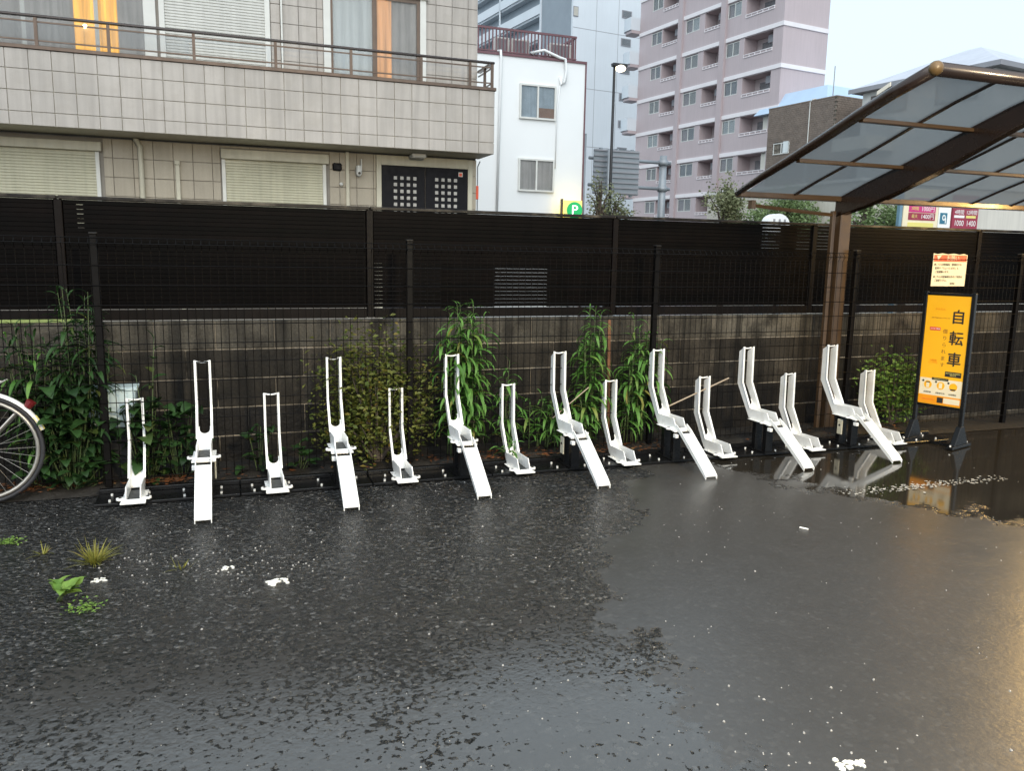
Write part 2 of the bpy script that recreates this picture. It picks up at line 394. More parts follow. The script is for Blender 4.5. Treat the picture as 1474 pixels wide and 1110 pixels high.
# ------------------------------------------------------------------ block wall under the slat fence
wall = thing('block_wall', 'low stained concrete block wall under the brown slat fence', 'wall', (0, 6.03, 0))
MB().box(-3.2, 10.4, .012, .11, 0, 1.075).build('mortar_bed', MORTAR, wall)
bme = MB().box(-.197, .197, 0, .02, .006, .2045).mesh('brick', BLOCK, bevel=.004); bmd = bme.copy(); bmd.materials[0] = BLOCK3; bm2 = bme.copy(); bm2.materials[0] = BLOCK2
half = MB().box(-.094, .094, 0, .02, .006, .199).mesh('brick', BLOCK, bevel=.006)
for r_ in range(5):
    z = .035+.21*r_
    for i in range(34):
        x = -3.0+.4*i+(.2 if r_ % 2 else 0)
        b = link('block', bmd if r_ < 2 else bm2 if r_ < 4 else bme, wall, (x, random.uniform(-.002, .002), z))  # rows step darker from the top course to the bottom
MB().box(-3.2, 10.4, .008, .11, -.01, .033).build('footing', BLOCK, wall)

# ------------------------------------------------------------------ brown slat fence on the wall
fence = thing('slat_fence', 'dark brown horizontal slat fence standing on the block wall', 'fence', (0, 6.05, 0))
PX = [-2.96+2.03*i for i in range(7)]
slat_me = MB().box(-.985, .985, 0, .012, 0, .0270).mesh('slat', SLAT)
for i in range(6):
    for k in range(24):
        link('slat', slat_me, fence, (PX[i]+1.015, random.uniform(0, .003), 1.168+k*.0297), (R(8), random.uniform(-.0006, .0006), 0))
post_me = MB().box(-.024, .024, -.012, .04, 1.09, 1.882).mesh('post', RAILD, bevel=.003)
for x in PX: link('post', post_me, fence, (x, 0, 0))
for i in range(6):
    MB().box(PX[i]+.005, PX[i+1]-.005, -.022, .05, 1.883, 1.905).build('top_rail', CAPM, fence, bevel=.003)
    MB().box(PX[i]+.03, PX[i+1]-.03, -.016, .03, 1.088, 1.158).build('bottom_rail', RAILD, fence, bevel=.003)
# dark boards added to block light behind the slats, open in a few bays
def backing(x0, x1, z0, z1): MB().box(x0, x1, .045, .053, z0, z1).build('blocking_board', BACKM, fence)
for x0, x1, z0, z1 in [(-3, -.83, 1.16, 1.88), (-.79, 1.14, 1.16, 1.88), (-.83, -.79, 1.16, 1.70), (1.14, 1.36, 1.50, 1.88), (1.36, 1.43, 1.16, 1.88), (1.43, 1.66, 1.5, 1.88), (1.66, 2.10, 1.16, 1.88),
                       (2.10, 2.55, 1.47, 1.88), (2.55, 4.62, 1.16, 1.88), (4.62, 4.82, 1.16, 1.66), (4.82, 5.00, 1.16, 1.88), (5.00, 5.5, 1.16, 1.66), (5.5, 9.3, 1.16, 1.88)]:
    backing(x0, x1, z0, z1)

# ------------------------------------------------------------------ wire mesh fence in front of it
mf = thing('mesh_fence', 'dark brown welded wire mesh fence with slim posts behind the racks', 'fence', (0, 5.67, 0))
MX = [-2.69+2.0*i for i in range(6)]
mp_ = MB().box(-.021, .021, -.021, .021, 0, 1.655).mesh('post', MESHM, bevel=.003)
pc_ = MB().box(-.024, .024, -.024, .024, 1.655, 1.668).mesh('post_cap', CAPM, bevel=.003)
for x in MX: q = link('post', mp_, mf, (x, 0, 0)); link('post_cap', pc_, q)
wp = MB()
for k in range(40):
    x = .025+k*.05
    wp.tube([(x, -.027, .07), (x, -.027, 1.565), (x, -.055, 1.6), (x, -.027, 1.635)], .0023, 4, False)
for k in range(12):
    z = .09+k*.125
    wp.tube([(0, -.03, z), (2, -.03, z)], .003, 4, False)
wp.tube([(0, -.03, 1.635), (2, -.03, 1.635)], .0025, 4, False); wp.tube([(0, -.058, 1.6), (2, -.058, 1.6)], .0025, 4, False)
wpm = wp.mesh('wire_panel', MESHM)
for x in MX: stuff(link('wire_panel', wpm, mf, (x, 0, 0)))

# ------------------------------------------------------------------ steel base plates under the racks
PIT = .853
bp_me = MB().box(-PIT/2+.003, PIT/2-.003, .0, .27, .004, .022).mesh('base_plate', BLACKST, bevel=.003)
lip_me = MB().box(-PIT/2+.003, PIT/2-.003, .225, .27, .022, .05).mesh('edge_strip', BLACKST, bevel=.003)
bolt_me = MB().cyl((0, 0, .006), 'z', .0075, .014, 6).mesh('bolt', BOLT)
for i in range(8):
    x = -.515+PIT*i+.2
    where = ['at the left end of the row beside the dark weeds', 'under the second short rack from the left', 'below the yellowish shrub', 'below the tallest weed clump', 'between the two tall weed clumps', 'right of the weed clumps', 'left of the carport post', 'at the right end of the row beside the yellow sign'][i]
    t = thing('floor_rail', 'black bolted steel floor plate '+where, 'floor plate', (x, rowy(x, 5.295), 0), R(rz_)*0-0.9, 'black floor plates under the racks')
    link('plate', bp_me, t); link('edge_strip', lip_me, t)
    for bx in (-.34, -.12, .09, .31):
        link('bolt', bolt_me, t, (bx, .035+.01*random.random(), .022))
        link('bolt', bolt_me, t, (bx+random.uniform(-.03, .03), .16+.02*random.random(), .022))

# ------------------------------------------------------------------ bicycle racks
def guide(dz):
    """two bent arms with tray sides, back web with round notch, flanges. y measured from y=5.16"""
    b = MB()
    prof = [(.475, .572), (.402, .617), (.395, .32), (.27, .117), (.06, .121), (.004, .035), (.29, .035), (.473, .30)]
    prof = [(y, z+dz) for y, z in prof]
    for sx in (-1, 1):
        x = .0415*sx; b.prism(prof, x-.0035, x+.0035)
        # rolled front lips on the arms
        for (y0, z0), (y1, z1) in (((.402, .617), (.395, .32)), ((.395, .32), (.27, .117))):
            xa, xb = sorted((x+.0035*sx, x+.0115*sx))
            b.prism([(y0-.001, z0+dz), (y0+.006, z0+dz), (y1+.006, z1+dz), (y1-.001, z1+dz)], xa, xb)
    # web: lies in the slanting rear plane from (.29,.035) to (.473,.30)
    y0, z0, y1, z1 = .286, .037+dz, .470, .30+dz
    L = math.hypot(y1-y0, z1-z0); ty, tz = (y1-y0)/L, (z1-z0)/L
    mx = Matrix(((1, 0, 0, 0), (0, ty, -tz, y0), (0, tz, ty, z0), (0, 0, 0, 1)))
    rr = .032; cy = .15
    pl = [(-.038, 0), (.038, 0), (.038, cy+.02), (rr, cy+.02)] + [(rr*math.cos(a), cy-rr*math.sin(a)) for a in [PI*k/10 for k in range(0, 11)]] + [(-rr, cy+.02), (-.038, cy+.02)]
    b.prism(pl, -.002, .002, 'z', mx)
    return b
def add_base(t, dz):
    fl = MB()
    for sx in (-1, 1):
        xa, xb = sorted((.045*sx, .07*sx)); fl.box(xa, xb, .02, .27, .032+dz, .037+dz)
        xa, xb = sorted((.045*sx, .088*sx)); fl.box(xa, xb, .045, .085, .037+dz, .052+dz); fl.cyl((.083*sx, .065, .0445+dz), 'z', .018, .015, 10)
    fl.box(-.072, .072, -.012, .022, .028+dz, .038+dz); fl.box(-.038, .038, -.002, .012, .038+dz, .055+dz)
    fl.build('flange', WHITE, t, bevel=.0015)
    MB().box(-.037, .037, .012, .27, .033+dz, .041+dz).build('tray_gap_shade', TRAYDARK, t)  # dark sheet painting the shade of the gap in the tray floor
    guide(dz).build('wheel_guide', WHITE, t, bevel=.0012)
    cb = MB(); cb.tube([(-.040, .43, .606+dz), (-.02, .43, .601+dz), (0, .43, .599+dz), (.02, .43, .601+dz), (.040, .43, .606+dz)], .006, 6)
    cb.build('crossbar', WHITE, t, smooth=True)
def low_rack():
    t = thing('low_bike_rack', '', 'bike rack'); add_base(t, 0)
    bm_ = MB()
    bm_.box(-.06, .06, .0, .28, .022, .031).build('foot_block', BLACKST, t)
    for sx in (-1, 1): link('bolt', bolt_me, t, (.06*sx, .2, .035))
    return t
def high_rack():
    t = thing('high_bike_rack', '', 'bike rack'); dz = .235; add_base(t, dz)
    for y0, y1 in ((.06, .11), (.20, .25)):
        MB().box(-.033, .033, y0, y1, .022, dz+.03).build('support_leg', BLACKST, t, bevel=.003)
    MB().box(-.055, .055, .03, .28, .0225, .034).build('foot_block', BLACKST, t)
    r_ = MB()
    ya, za, yb, zb = -.02, .275, -.425, .004
    L = math.hypot(yb-ya, zb-za); ty, tz = (yb-ya)/L, (zb-za)/L
    mx = Matrix(((1, 0, 0, 0), (0, ty, tz, ya), (0, tz, -ty, za), (0, 0, 0, 1)))   # local y runs down the ramp, local z is its upper side
    r_.box(-.043, .043, .035, L-.022, -.002, .004, mx)
    for sx in (-1, 1):
        x = .0455*sx
        r_.prism([(-.05, -.004), (L, -.004), (L-.012, .018), (L-.06, .026), (.02, .030), (-.05, .02)], x-.003, x+.003, 'x', mx)
    r_.build('ramp', WHITE, t, bevel=.0012)
    h_ = MB().cyl((0, -.005, dz+.03), 'x', .009, .1, 8); h_.build('hinge_pin', CHROME, t)
    MB().box(-.07, -.046, -.03, .01, dz-.015, dz+.012).build('hinge_bracket', WHITE, t, bevel=.002)
    return t
low_desc = ['leftmost short rack, in front of the big dark weeds', 'second short rack from the left, between the two leftmost tall racks', 'short rack in front of the yellowish shrub', 'short rack just right of the tallest weed clump', 'short rack in front of the middle weed clump', 'short rack left of the slanting thin rod', 'short rack nearest the left side of the carport post', 'rightmost short rack, next to the yellow sign']
high_desc = ['leftmost tall rack, seen straight down its ramp', 'tall rack just left of the yellowish shrub', 'tall rack in front of the tallest weed clump', 'tall rack mid row with a pale latch plate', 'tall rack in front of the rightmost weed clump', 'tall rack second from the carport post', 'tall rack standing directly before the carport post']
p0, p1 = low_rack(), high_rack()
for i in range(8):
    t = p0 if i == 0 else dup(p0)
    x = -.515+PIT*i; t.location = (x, rowy(x, 5.235), 0); t.rotation_euler = (0, 0, R(-.9+random.uniform(-.6, .6)))
    tag(t, 'white bike stand: '+low_desc[i], 'bike rack', 'short white bike racks')
highs = []
for i in range(7):
    t = p1 if i == 0 else dup(p1)
    x = -.1+PIT*i; t.location = (x, rowy(x, 5.232), 0); t.rotation_euler = (0, 0, R(-.9+random.uniform(-.6, .6)))
    tag(t, 'white ramped stand: '+high_desc[i], 'bike rack', 'tall white bike racks with ramps'); highs.append(t)
for i, sx in ((0, 1), (3, -1), (6, -1)):
    lp = MB().box(sx*.062-.005, sx*.062+.005, .14, .2, .11, .24).build('latch_plate', CREAM, highs[i], bevel=.004)
    MB().cyl((sx*.068, .17, .19), 'x', .009, .006, 8).build('lock', BLACKST, lp)

# ------------------------------------------------------------------ carport (cycle shelter)
cp = thing('cycle_shelter', 'brown cantilever cycle shelter with smoky curved roof panels', 'carport', (5.19, 5.78, 0))
OX, OY = 5.19, 5.78
CURVE = [(5.52, 2.075), (5.2, 2.185), (4.86, 2.29), (4.57, 2.385), (4.28, 2.485), (4.0, 2.575), (3.70, 2.655)]
CURVE = [(y*1.051, 1.573+(z-1.573)*1.051) for y, z in CURVE]
MB().box(-.03, .085, -.05, .04, 0, 2.09).build('post', POSTB, cp, bevel=.006)
MB().box(3.05, 3.21, -.055, .055, 0, 2.09).build('post', POSTB, cp, bevel=.006)
dp = MB(); dp.box(-.095, -.06, -.02, .02, .05, 2.0); dp.build('downpipe', POSTB, cp, bevel=.004)
dp2 = MB(); dp2.tube([(-.92, .02, 1.99), (-.92, .02, 2.02), (-.6, .01, 1.995), (-.075, 0, 1.965)], .017, 6); dp2.box(-.94, -.9, -.01, .04, 1.99, 2.06); dp2.build('gutter_pipe', POSTB, cp)
def arch(x, wd, dlo, dhi, name, mat):
    top = [(y-OY, z+dhi) for y, z in CURVE]; bot = [(y-OY, z-dlo) for y, z in CURVE]
    MB().prism(top+bot[::-1], x-wd/2, x+wd/2).build(name, mat, cp, bevel=.003)
xs0 = 4.12-OX
# main cantilever arms, deep at the post and slim at the tip
for x in (0.0, 3.13):
    top = [(y-OY, z-.008) for y, z in CURVE]; dep = [.13, .17, .18, .175, .16, .14, .11]
    bot = [(y-OY, z-.02-dd) for (y, z), dd in zip(CURVE, dep)]
    MB().prism(top+bot[::-1], x-.04, x+.04).build('arm', DARKAL, cp, bevel=.006)
gt = MB(); gt.box(xs0, 5.2, -.045, .05, 2.08, 2.13); gt.build('gutter_beam', POSTB, cp, bevel=.006)
for (y, z) in (CURVE[2], CURVE[4]):
    MB().box(xs0+.03, 5.2, y-OY-.025, y-OY+.025, z-.032, z-.004).build('purlin', POSTB, cp, bevel=.004)
# round edge tube along the left gable and the high eave
et = MB(); et.tube([(xs0, y-OY, z+.01) for y, z in CURVE], [.024, .03, .033, .036, .038, .04, .042], 10); et.build('edge_tube', DARKAL, cp, smooth=True)
ft = MB(); ft.tube([(xs0, CURVE[6][0]-OY, CURVE[6][1]+.01), (5.2, CURVE[6][0]-OY, CURVE[6][1]+.01)], .043, 12); ft.build('front_tube', DARKAL, cp, smooth=True)
cap_ = MB(); cap_.sphere((xs0-.004, CURVE[6][0]-OY-.005, CURVE[6][1]+.012), .0445, 12, 8); cap_.build('corner_cap', M('ochre_cap', (.12, .075, .03), .35), cp, smooth=True)
MB().prism([(CURVE[6][0]-OY+.3, CURVE[6][1]-.04), (CURVE[6][0]-OY+.41, CURVE[6][1]-.078), (CURVE[6][0]-OY+.41, CURVE[6][1]-.052), (CURVE[6][0]-OY+.3, CURVE[6][1]-.014)], xs0-.045, xs0-.0405).build('sticker', FRAMEW, cp)
# glazing bars and sheets
xb = [xs0+.03+k*.505 for k in range(13)]
for k, x in enumerate(xb[1:-1]):
    top = [(y-OY, z+.014) for y, z in CURVE]; bot = [(y-OY, z-.012) for y, z in CURVE]
    MB().prism(top+bot[::-1], x-.012, x+.012).build('glazing_bar', DARKAL, cp)
for k in range(12):
    pn = MB(); x0, x1 = xb[k]+.014, xb[k+1]-.014
    for i in range(6):
        (ya, za), (yb_, zb_) = CURVE[i], CURVE[i+1]
        a = len(pn.v); pn.v += [(x0, ya-OY, za), (x1, ya-OY, za), (x1, yb_-OY, zb_), (x0, yb_-OY, zb_)]; pn.f.append((a, a+1, a+2, a+3))
    pn.build('roof_panel', POLY, cp)
# white card taped to the post
MB().box(.0855, .088, -.03, .02, 1.05, 1.24).build('taped_card', PAPER, cp)

# ------------------------------------------------------------------ yellow sign stand
sg = thing('sign_stand', 'black framed yellow sign stand with large dark characters and white icon strip', 'sign', (5.83, 5.35, 0), -73.3)
W_, Z0, Z1 = .365, .345, 1.292
MB().box(0, W_, 0, .012, Z0, Z1).build('poster', YEL, sg)
for x in (-.017, W_+.017): MB().box(x-.016, x+.016, -.012, .024, .03, Z1+.03).build('frame_post', BLACKST, sg, bevel=.004)
MB().box(-.001, W_+.001, -.008, .02, Z1+.001, Z1+.022).build('frame_rail', BLACKST, sg, bevel=.003)
MB().box(-.001, W_+.001, -.008, .02, Z0-.022, Z0-.001).build('frame_rail', BLACKST, sg, bevel=.003)
for x in (-.017, W_+.017):
    ftb = MB(); ftb.box(x-.03, x+.03, -.17, .17, .006, .03); ftb.prism([(-.12, .03), (.12, .03), (.03, .19), (-.03, .19)], x-.022, x+.022); f_ = ftb.build('foot', BLACKST, sg, bevel=.003)
    for yy in (-.15, .15): link('bolt', bolt_me, f_, (x, yy, .03))
MB().box(0.012, W_-.012, -.02, .02, .006, .024).build('base_bar', BLACKST, sg)
F = -.0012
def flat(name, x0, x1, z0, z1, mat, off=0): return MB().box(x0, x1, F-off-.0006, F-off, z0, z1).build(name, mat, sg)
for k, ch in enumerate('自転車'): [text(ch, .128, INK, sg, (.272+ox, F-.0008-.0004*q, 1.108-.182*k+oz), sx=.95) for q, (ox, oz) in enumerate(((0, 0), (.0028, .0012), (-.0012, -.0022)))]
for k, ch in enumerate('借りられます'): text(ch, .042, INKB, sg, (.178, F-.0008, .985-.058*k))
flat('red_tab', .045, .135, .99, 1.02, REDP); text('スマホで登録', .0135, WPRINT, sg, (.09, F-.0016, 1.004))
text('かんたん', .022, ORG, sg, (.12, F-.0008, 1.175)); text('だれでも使えるシェアサイクル', .011, INKB, sg, (.13, F-.0008, 1.10))
text('24時間\nいつでも', .02, ORG, sg, (.1, F-.0008, .72))
flat('caption_bar', .21, .345, .60, .645, INK); text('BICYCLE SHARING\nSERVICE', .0145, YPRINT, sg, (.2775, F-.0016, .6225))
flat('icon_strip', .004, .361, .425, .572, PAPER)
flat('caption_bar', .105, .245, .560, .582, INK, .001); text('ご利用はかんたん3ステップ', .0095, YPRINT, sg, (.175, F-.0028, .571))
for k, x in enumerate((.075, .185, .29)):
    ic = MB().cyl((x, F-.0012, .515), 'y', .034, .0008, 20).build('icon', YEL, sg)
    if k == 0:
        MB().box(x-.012, x+.012, F-.0026, F-.0018, .488, .535).build('phone_shape', PAPER, ic); MB().box(x-.017, x+.017, F-.0032, F-.0027, .532, .541).build('phone_top', INK, ic)
    elif k == 1: MB().box(x-.014, x+.012, F-.0026, F-.0018, .492, .538).build('lock_shape', PAPER, ic)
    else: MB().prism([(x-.026, .498), (x+.026, .498), (x+.018, .486), (x-.018, .486)], F-.0026, F-.0018, 'y').build('bicycle_shape', INK, ic)
    MB().cyl((x-.042, F-.0018, .545), 'y', .009, .0008, 12).build('number_dot', INK, sg)
    text(['会員登録', '自転車予約', '利用開始'][k], .016, INK, sg, (x, F-.0016, .448))
flat('footer', .004, .361, .350, .421, ORG); flat('footer_box', .165, .215, .365, .412, INK, .001); flat('footer_box', .22, .355, .365, .412, PAPER, .001)
text('くわしくはこちら', .013, REDP, sg, (.085, F-.0016, .385))

# notice tied on the mesh fence
nb = thing('notice', 'cream paper notice with red heading tied to the mesh fence above the yellow sign', 'notice', (6.35, 5.625, 1.357))
pl = [(-.205, 0), (.205, 0), (.208, .285), (.16, .296), (.11, .288), (.04, .297), (-.03, .289), (-.1, .298), (-.16, .29), (-.205, .297)]
MB().prism(pl, -.004, 0, 'y').build('sheet', PAPER, nb)
MB().box(-.198, .2, -.0052, -.0046, .222, .283).build('heading_band', REDP, nb)
text('お願い', .052, PAPER, nb, (.03, -.006, .252)); MB().prism([(-.15, .235), (-.11, .28), (-.165, .276)], -.0064, -.0056, 'y').build('worn_patch', PAPER, nb)
for k, s_ in enumerate(['●こちらは駐輪場・敷地内での', '  駐車や「ちょっとだけ」も', '  ご遠慮願います。', '●こちらの駐輪場以外のご利用は', '  ご遠慮下さい。']):
    text(s_, .024, INK, nb, (-.19, -.0056, .195-.033*k-(.012 if k > 2 else 0)), align='LEFT')
text('管理者', .02, INK, nb, (.05, -.0056, .022))

# ------------------------------------------------------------------ assumed warm lamps out of view, beyond the right edge and behind the camera
WLAMP = EM('assumed_warm_lamp', (1, .63, .2), 25)
def assumed_lamp(label, x, y, zt, aim, energy, colr):
    lp = thing('assumed_lamp', label, 'lamp', (x, y, 0), 0, 'assumed warm lamps out of view')
    MB().tube([(0, 0, 0), (0, 0, zt)], .04, 8).build('pole', LAMPB, lp)
    hd = MB(); hd.box(-.45, .05, -.14, .14, zt-.07, zt+.02); hd.build('lamp_head', LAMPB, lp, bevel=.01)
    MB().box(-.42, 0, -.11, .11, zt-.085, zt-.076).build('lamp_glass', WLAMP, lp)
    L = bpy.data.lights.new('assumed_lamp_light', 'AREA'); L.energy = energy; L.color = colr; L.size = .6; L.size_y = .5; L.shape = 'RECTANGLE'
    lo = bpy.data.objects.new('assumed_lamp_light', L); COL.objects.link(lo); lo.parent = lp; lo.location = (-.21, 0, zt-.1)
    lo.rotation_euler = Vector(aim).to_track_quat('-Z', 'Y').to_euler()
assumed_lamp('assumed warm flood lamp, out of view, on a short dark pole under the right end of the cycle shelter', 8.2, 4.75, 2.3, (-3.6, -1.6, -1.2), 70, (1, .62, .2))  # unseen lamp, assumed from the warm glow on the wet ground
assumed_lamp('assumed warm flood lamp, out of view, on a tall dark pole behind the camera', 2.4, -1.5, 3.9, (2.6, 6.7, -3.3), 430, (1, .82, .52))  # unseen lamp, assumed and added behind the camera to warm the racks

# ------------------------------------------------------------------ bicycle at the left edge
bk = thing('bicycle', 'bicycle with white rear mudguard, chrome rim and blue cover, cut by the left edge', 'bicycle', (-1.365, 5.58, 0), -1)
RW = .345
def torus(mb, c, R_, r, n=40, m=8, sq=1):
    b = len(mb.v)
    for i in range(n):
        a = 2*PI*i/n
        for k in range(m):
            t = 2*PI*k/m; q = R_+r*math.cos(t)
            mb.v.append((c[0]+q*math.cos(a), c[1]+r*sq*math.sin(t), c[2]+q*math.sin(a)))
    for i in range(n):
        for k in range(m): mb.f.append((b+i*m+k, b+i*m+(k+1) % m, b+((i+1) % n)*m+(k+1) % m, b+((i+1) % n)*m+k))
    return mb
for cx in (0, -1.08):
    wh = torus(MB(), (cx, 0, RW), RW-.014, .014).build('wheel', TYRE, bk, smooth=True)
    torus(MB(), (cx, 0, RW), RW-.040, .013, sq=1.1).build('rim', CHROME, wh, smooth=True)
    sp = MB()
    for k in range(32):
        a = 2*PI*k/32; o_ = .6 if k % 2 else -.6; sd = .03 if k % 4 < 2 else -.03
        sp.tube([(cx+.02*math.cos(a+o_), sd, RW+.02*math.sin(a+o_)), (cx+(RW-.05)*math.cos(a), 0, RW+(RW-.05)*math.sin(a))], .0011, 4, False)
    stuff(sp.build('spokes', CHROME, wh)); MB().cyl((cx, 0, RW), 'y', .024, .09, 12).build('hub', CHROME, wh, smooth=True)
fd = MB(); n_ = 26
for i in range(n_+1):
    a = R(18)+R(150)*i/n_
    for y_, dr in ((-.028, .004), (-.018, .016), (0, .021), (.018, .016), (.028, .004)): fd.v.append(((RW+dr)*math.cos(a), y_, RW+(RW+dr)*math.sin(a)))
for i in range(n_):
    for k in range(4): a = i*5+k; fd.f.append((a, a+1, a+6, a+5))
mg = fd.build('mudguard', WHITE, bk, smooth=True)
yp = MB()
for i in range(6):
    a = R(18.2)+R(3)*i
    for y_, dr in ((-.0285, .006), (0, .0235), (.0285, .006)): yp.v.append(((RW+dr)*math.cos(a), y_, RW+(RW+dr)*math.sin(a)))
for i in range(5):
    for k in range(2): a = i*3+k; yp.f.append((a, a+1, a+4, a+3))
yp.build('yellow_tip', YPRINT, mg)
rf = MB(); rf.tube([(.265, 0, .60), (.29, 0, .635)], [.022, .03], 10); rf.build('reflector', REDREF, bk)
fr_ = MB(); fr_.tube([(0, .04, RW), (-.44, .04, .29)], .011, 8); fr_.tube([(0, -.04, RW), (-.44, -.04, .29)], .011, 8)
fr_.tube([(0, .04, RW), (-.52, .02, .72)], .008, 8); fr_.tube([(0, -.04, RW), (-.52, -.02, .72)], .008, 8)
fr_.tube([(-.44, 0, .29), (-.56, 0, .80)], .016, 8); fr_.tube([(-.44, 0, .29), (-.94, 0, .62)], .017, 8); fr_.tube([(-.93, 0, .58), (-.90, 0, .95)], .017, 8); fr_.tube([(-1.08, .05, RW), (-.93, .03, .6)], .012, 8); fr_.tube([(-1.08, -.05, RW), (-.93, -.03, .6)], .012, 8)
fr_.build('frame', CHROME, bk, smooth=True)
st_ = MB(); st_.tube([(0, .05, RW), (.20, .035, RW+.22)], .008, 6); st_.tube([(0, -.05, RW), (.20, -.035, RW+.22)], .008, 6); st_.build('mudguard_stay', CHROME, bk)
kg = MB(); kg.tube([(-.01, -.055, RW), (-.04, -.15, .02)], .009, 6); kg.tube([(-.01, .055, RW), (-.04, .15, .02)], .009, 6); kg.build('stand', CHROME, bk)
cr = MB()
for y_ in (-.06, -.02, .02, .06): cr.tube([(-.36, y_, .755), (.13, y_, .755), (.16, y_*.5, .77)], .005, 6)
cr.tube([(.13, -.06, .755), (.13, .06, .755)], .005, 6); cr.tube([(0, .05, RW), (.03, .06, .755)], .005, 6); cr.tube([(0, -.05, RW), (.03, -.06, .755)], .005, 6)
cr.build('carrier', CHROME, bk)
sd_ = MB(); sd_.sphere((-.56, 0, .86), .12, 14, 8, (1.1, .8, .35)); sd_.build('saddle', TYRE, bk, smooth=True)
bc_ = MB(); bc_.sphere((-.02, 0, .80), .07, 12, 8, (1.3, .8, .45)); bc_.build('blue_cover', BLUE, bk, smooth=True)
hb = MB(); hb.tube([(-.72, -.26, 1.0), (-.86, -.2, 1.04), (-.90, 0, .97), (-.86, .2, 1.04), (-.72, .26, 1.0)], .011, 8); hb.build('handlebar', CHROME, bk, smooth=True)

# ------------------------------------------------------------------ plants
def leaf_mesh(name, mat, L=.16, wd=.024, droop=1.0, fold=.25, n=5, shape='lance'):
    b = MB(); p = Vector((0, 0, 0)); ang = .7
    for i in range(n+1):
        t = i/n
        ww = wd*(math.sin(PI*min(1, t*.92+.06))**.8) if shape == 'lance' else wd*(1.0-t)**.55*min(1, .35+t*6)*1.0
        if i == n: ww = .0008
        b.v += [(p.x, -ww/2, p.z+ww*fold), (p.x, 0, p.z), (p.x, ww/2, p.z+ww*fold)]
        ang -= droop*1.5/n
        p = p+Vector((math.cos(ang), 0, math.sin(ang)))*(L/n)
    for i in range(n):
        for k in (0, 1): a = i*3+k; b.f.append((a, a+1, a+4, a+3))
    return b.mesh(name, mat, smooth=True)
LM = [leaf_mesh('leaf', LEAFG, L, wd, d) for L, wd, d in ((.17, .021, 1.25), (.14, .018, 1.0), (.2, .024, 1.5), (.11, .015, .7))]
LMD = [leaf_mesh('leaf', LEAFD, L, wd, d) for L, wd, d in ((.17, .024, 1.25), (.14, .02, 1.0), (.12, .02, .7))]
HM = [leaf_mesh('leaf', LEAFD, L, wd, d, .15, 5, 'heart') for L, wd, d in ((.12, .10, .7), (.095, .085, .9), (.075, .065, .5))]
HMB = leaf_mesh('leaf', LEAFB, .07, .055, .6, .15, 5, 'heart')
def weed(label, x, y, stems, top, n_leaf, meshes, spread=.12, group=None, name='weed', zb=.04, lmin=.15, stemmat=STEMM, side=0):
    t = thing(name, label, 'plant', (x, y, zb), 0, group); sm = MB()
    for s in range(stems):
        a = random.uniform(0, 2*PI); d = random.uniform(0, spread); hgt = top*random.uniform(.7, 1.0) if s else top
        bx, by = d*math.cos(a)*.8, d*math.sin(a)*.35
        tx, ty = bx+random.uniform(-.09, .09)+side, by+random.uniform(-.05, .03)
        pts = [(bx+(tx-bx)*(q**1.6), by+(ty-by)*q, hgt*q) for q in (0, .25, .5, .75, 1)]
        sm.tube(pts, [.005, .0045, .004, .003, .0015], 5)
        k_n = int(n_leaf*hgt/top)
        for k in range(k_n):
            q = lmin+(1-lmin)*(k+random.random()*.6)/k_n; q = min(q, 1)
            i = min(3, int(q*4)); f = q*4-i; P0, P1 = Vector(pts[i]), Vector(pts[i+1]); P = P0.lerp(P1, f)
            sc = (.75+.45*math.sin(PI*min(1, q*.9)))*random.uniform(.8, 1.15)*(1 if q < .9 else .75)
            o = link('leaf', random.choice(meshes), t, P, (random.uniform(-.25, .25), random.uniform(-.35, .1)-(q > .93)*.5, k*2.4+random.uniform(-.4, .4))); o.scale = (sc, sc, sc)
    sm.build('stem', stemmat, t, smooth=True); return t
GW = 'weeds growing behind the racks'
weed('tallest clump of long drooping leaved weeds behind the third tall rack', 1.74, 5.74, 15, 1.18, 42, LM, .17, GW)
weed('upright weed clump with long leaves behind the middle of the rack row', 2.82, 5.75, 8, 1.14, 38, LM, .11, GW)
weed('weed clump in front of the mesh post right of the rusty rod', 3.33, 5.74, 9, 1.07, 34, LM, .12, GW)
weed('shorter leafy weed left of the mesh post, beside the rusty rod', 3.14, 5.73, 6, .84, 24, LM, .1, GW)
weed('low weed behind the fourth short rack', 2.06, 5.75, 3, .74, 24, LM, .06, GW)
weed('low spreading weed between the two taller weed clumps', 2.44, 5.74, 10, .46, 15, LM, .22, GW)
weed('low weed at the foot of the middle weed clump', 2.72, 5.74, 6, .46, 14, LM, .14, GW)
weed('tall dark stalks rising in front of the left mesh post', -.82, 5.75, 13, 1.28, 32, LMD, .16, GW)
weed('dark weed stalks at the left edge above the bicycle', -1.14, 5.75, 9, 1.06, 26, LMD+LM[:1], .14, GW)
weed('dark leafy stalks just left of the pale blue tub', -.98, 5.78, 8, .95, 28, LMD, .14, GW)
weed('slim climbing weed on the mesh above the leftmost short rack', -.46, 5.72, 2, .98, 14, [HM[2], LMD[2]], .05, GW)
weed('small yellowish seedling at the foot of the tallest weed clump', 2.05, 5.52, 3, .14, 7, [LM[1], LM[3]], .05, GW)
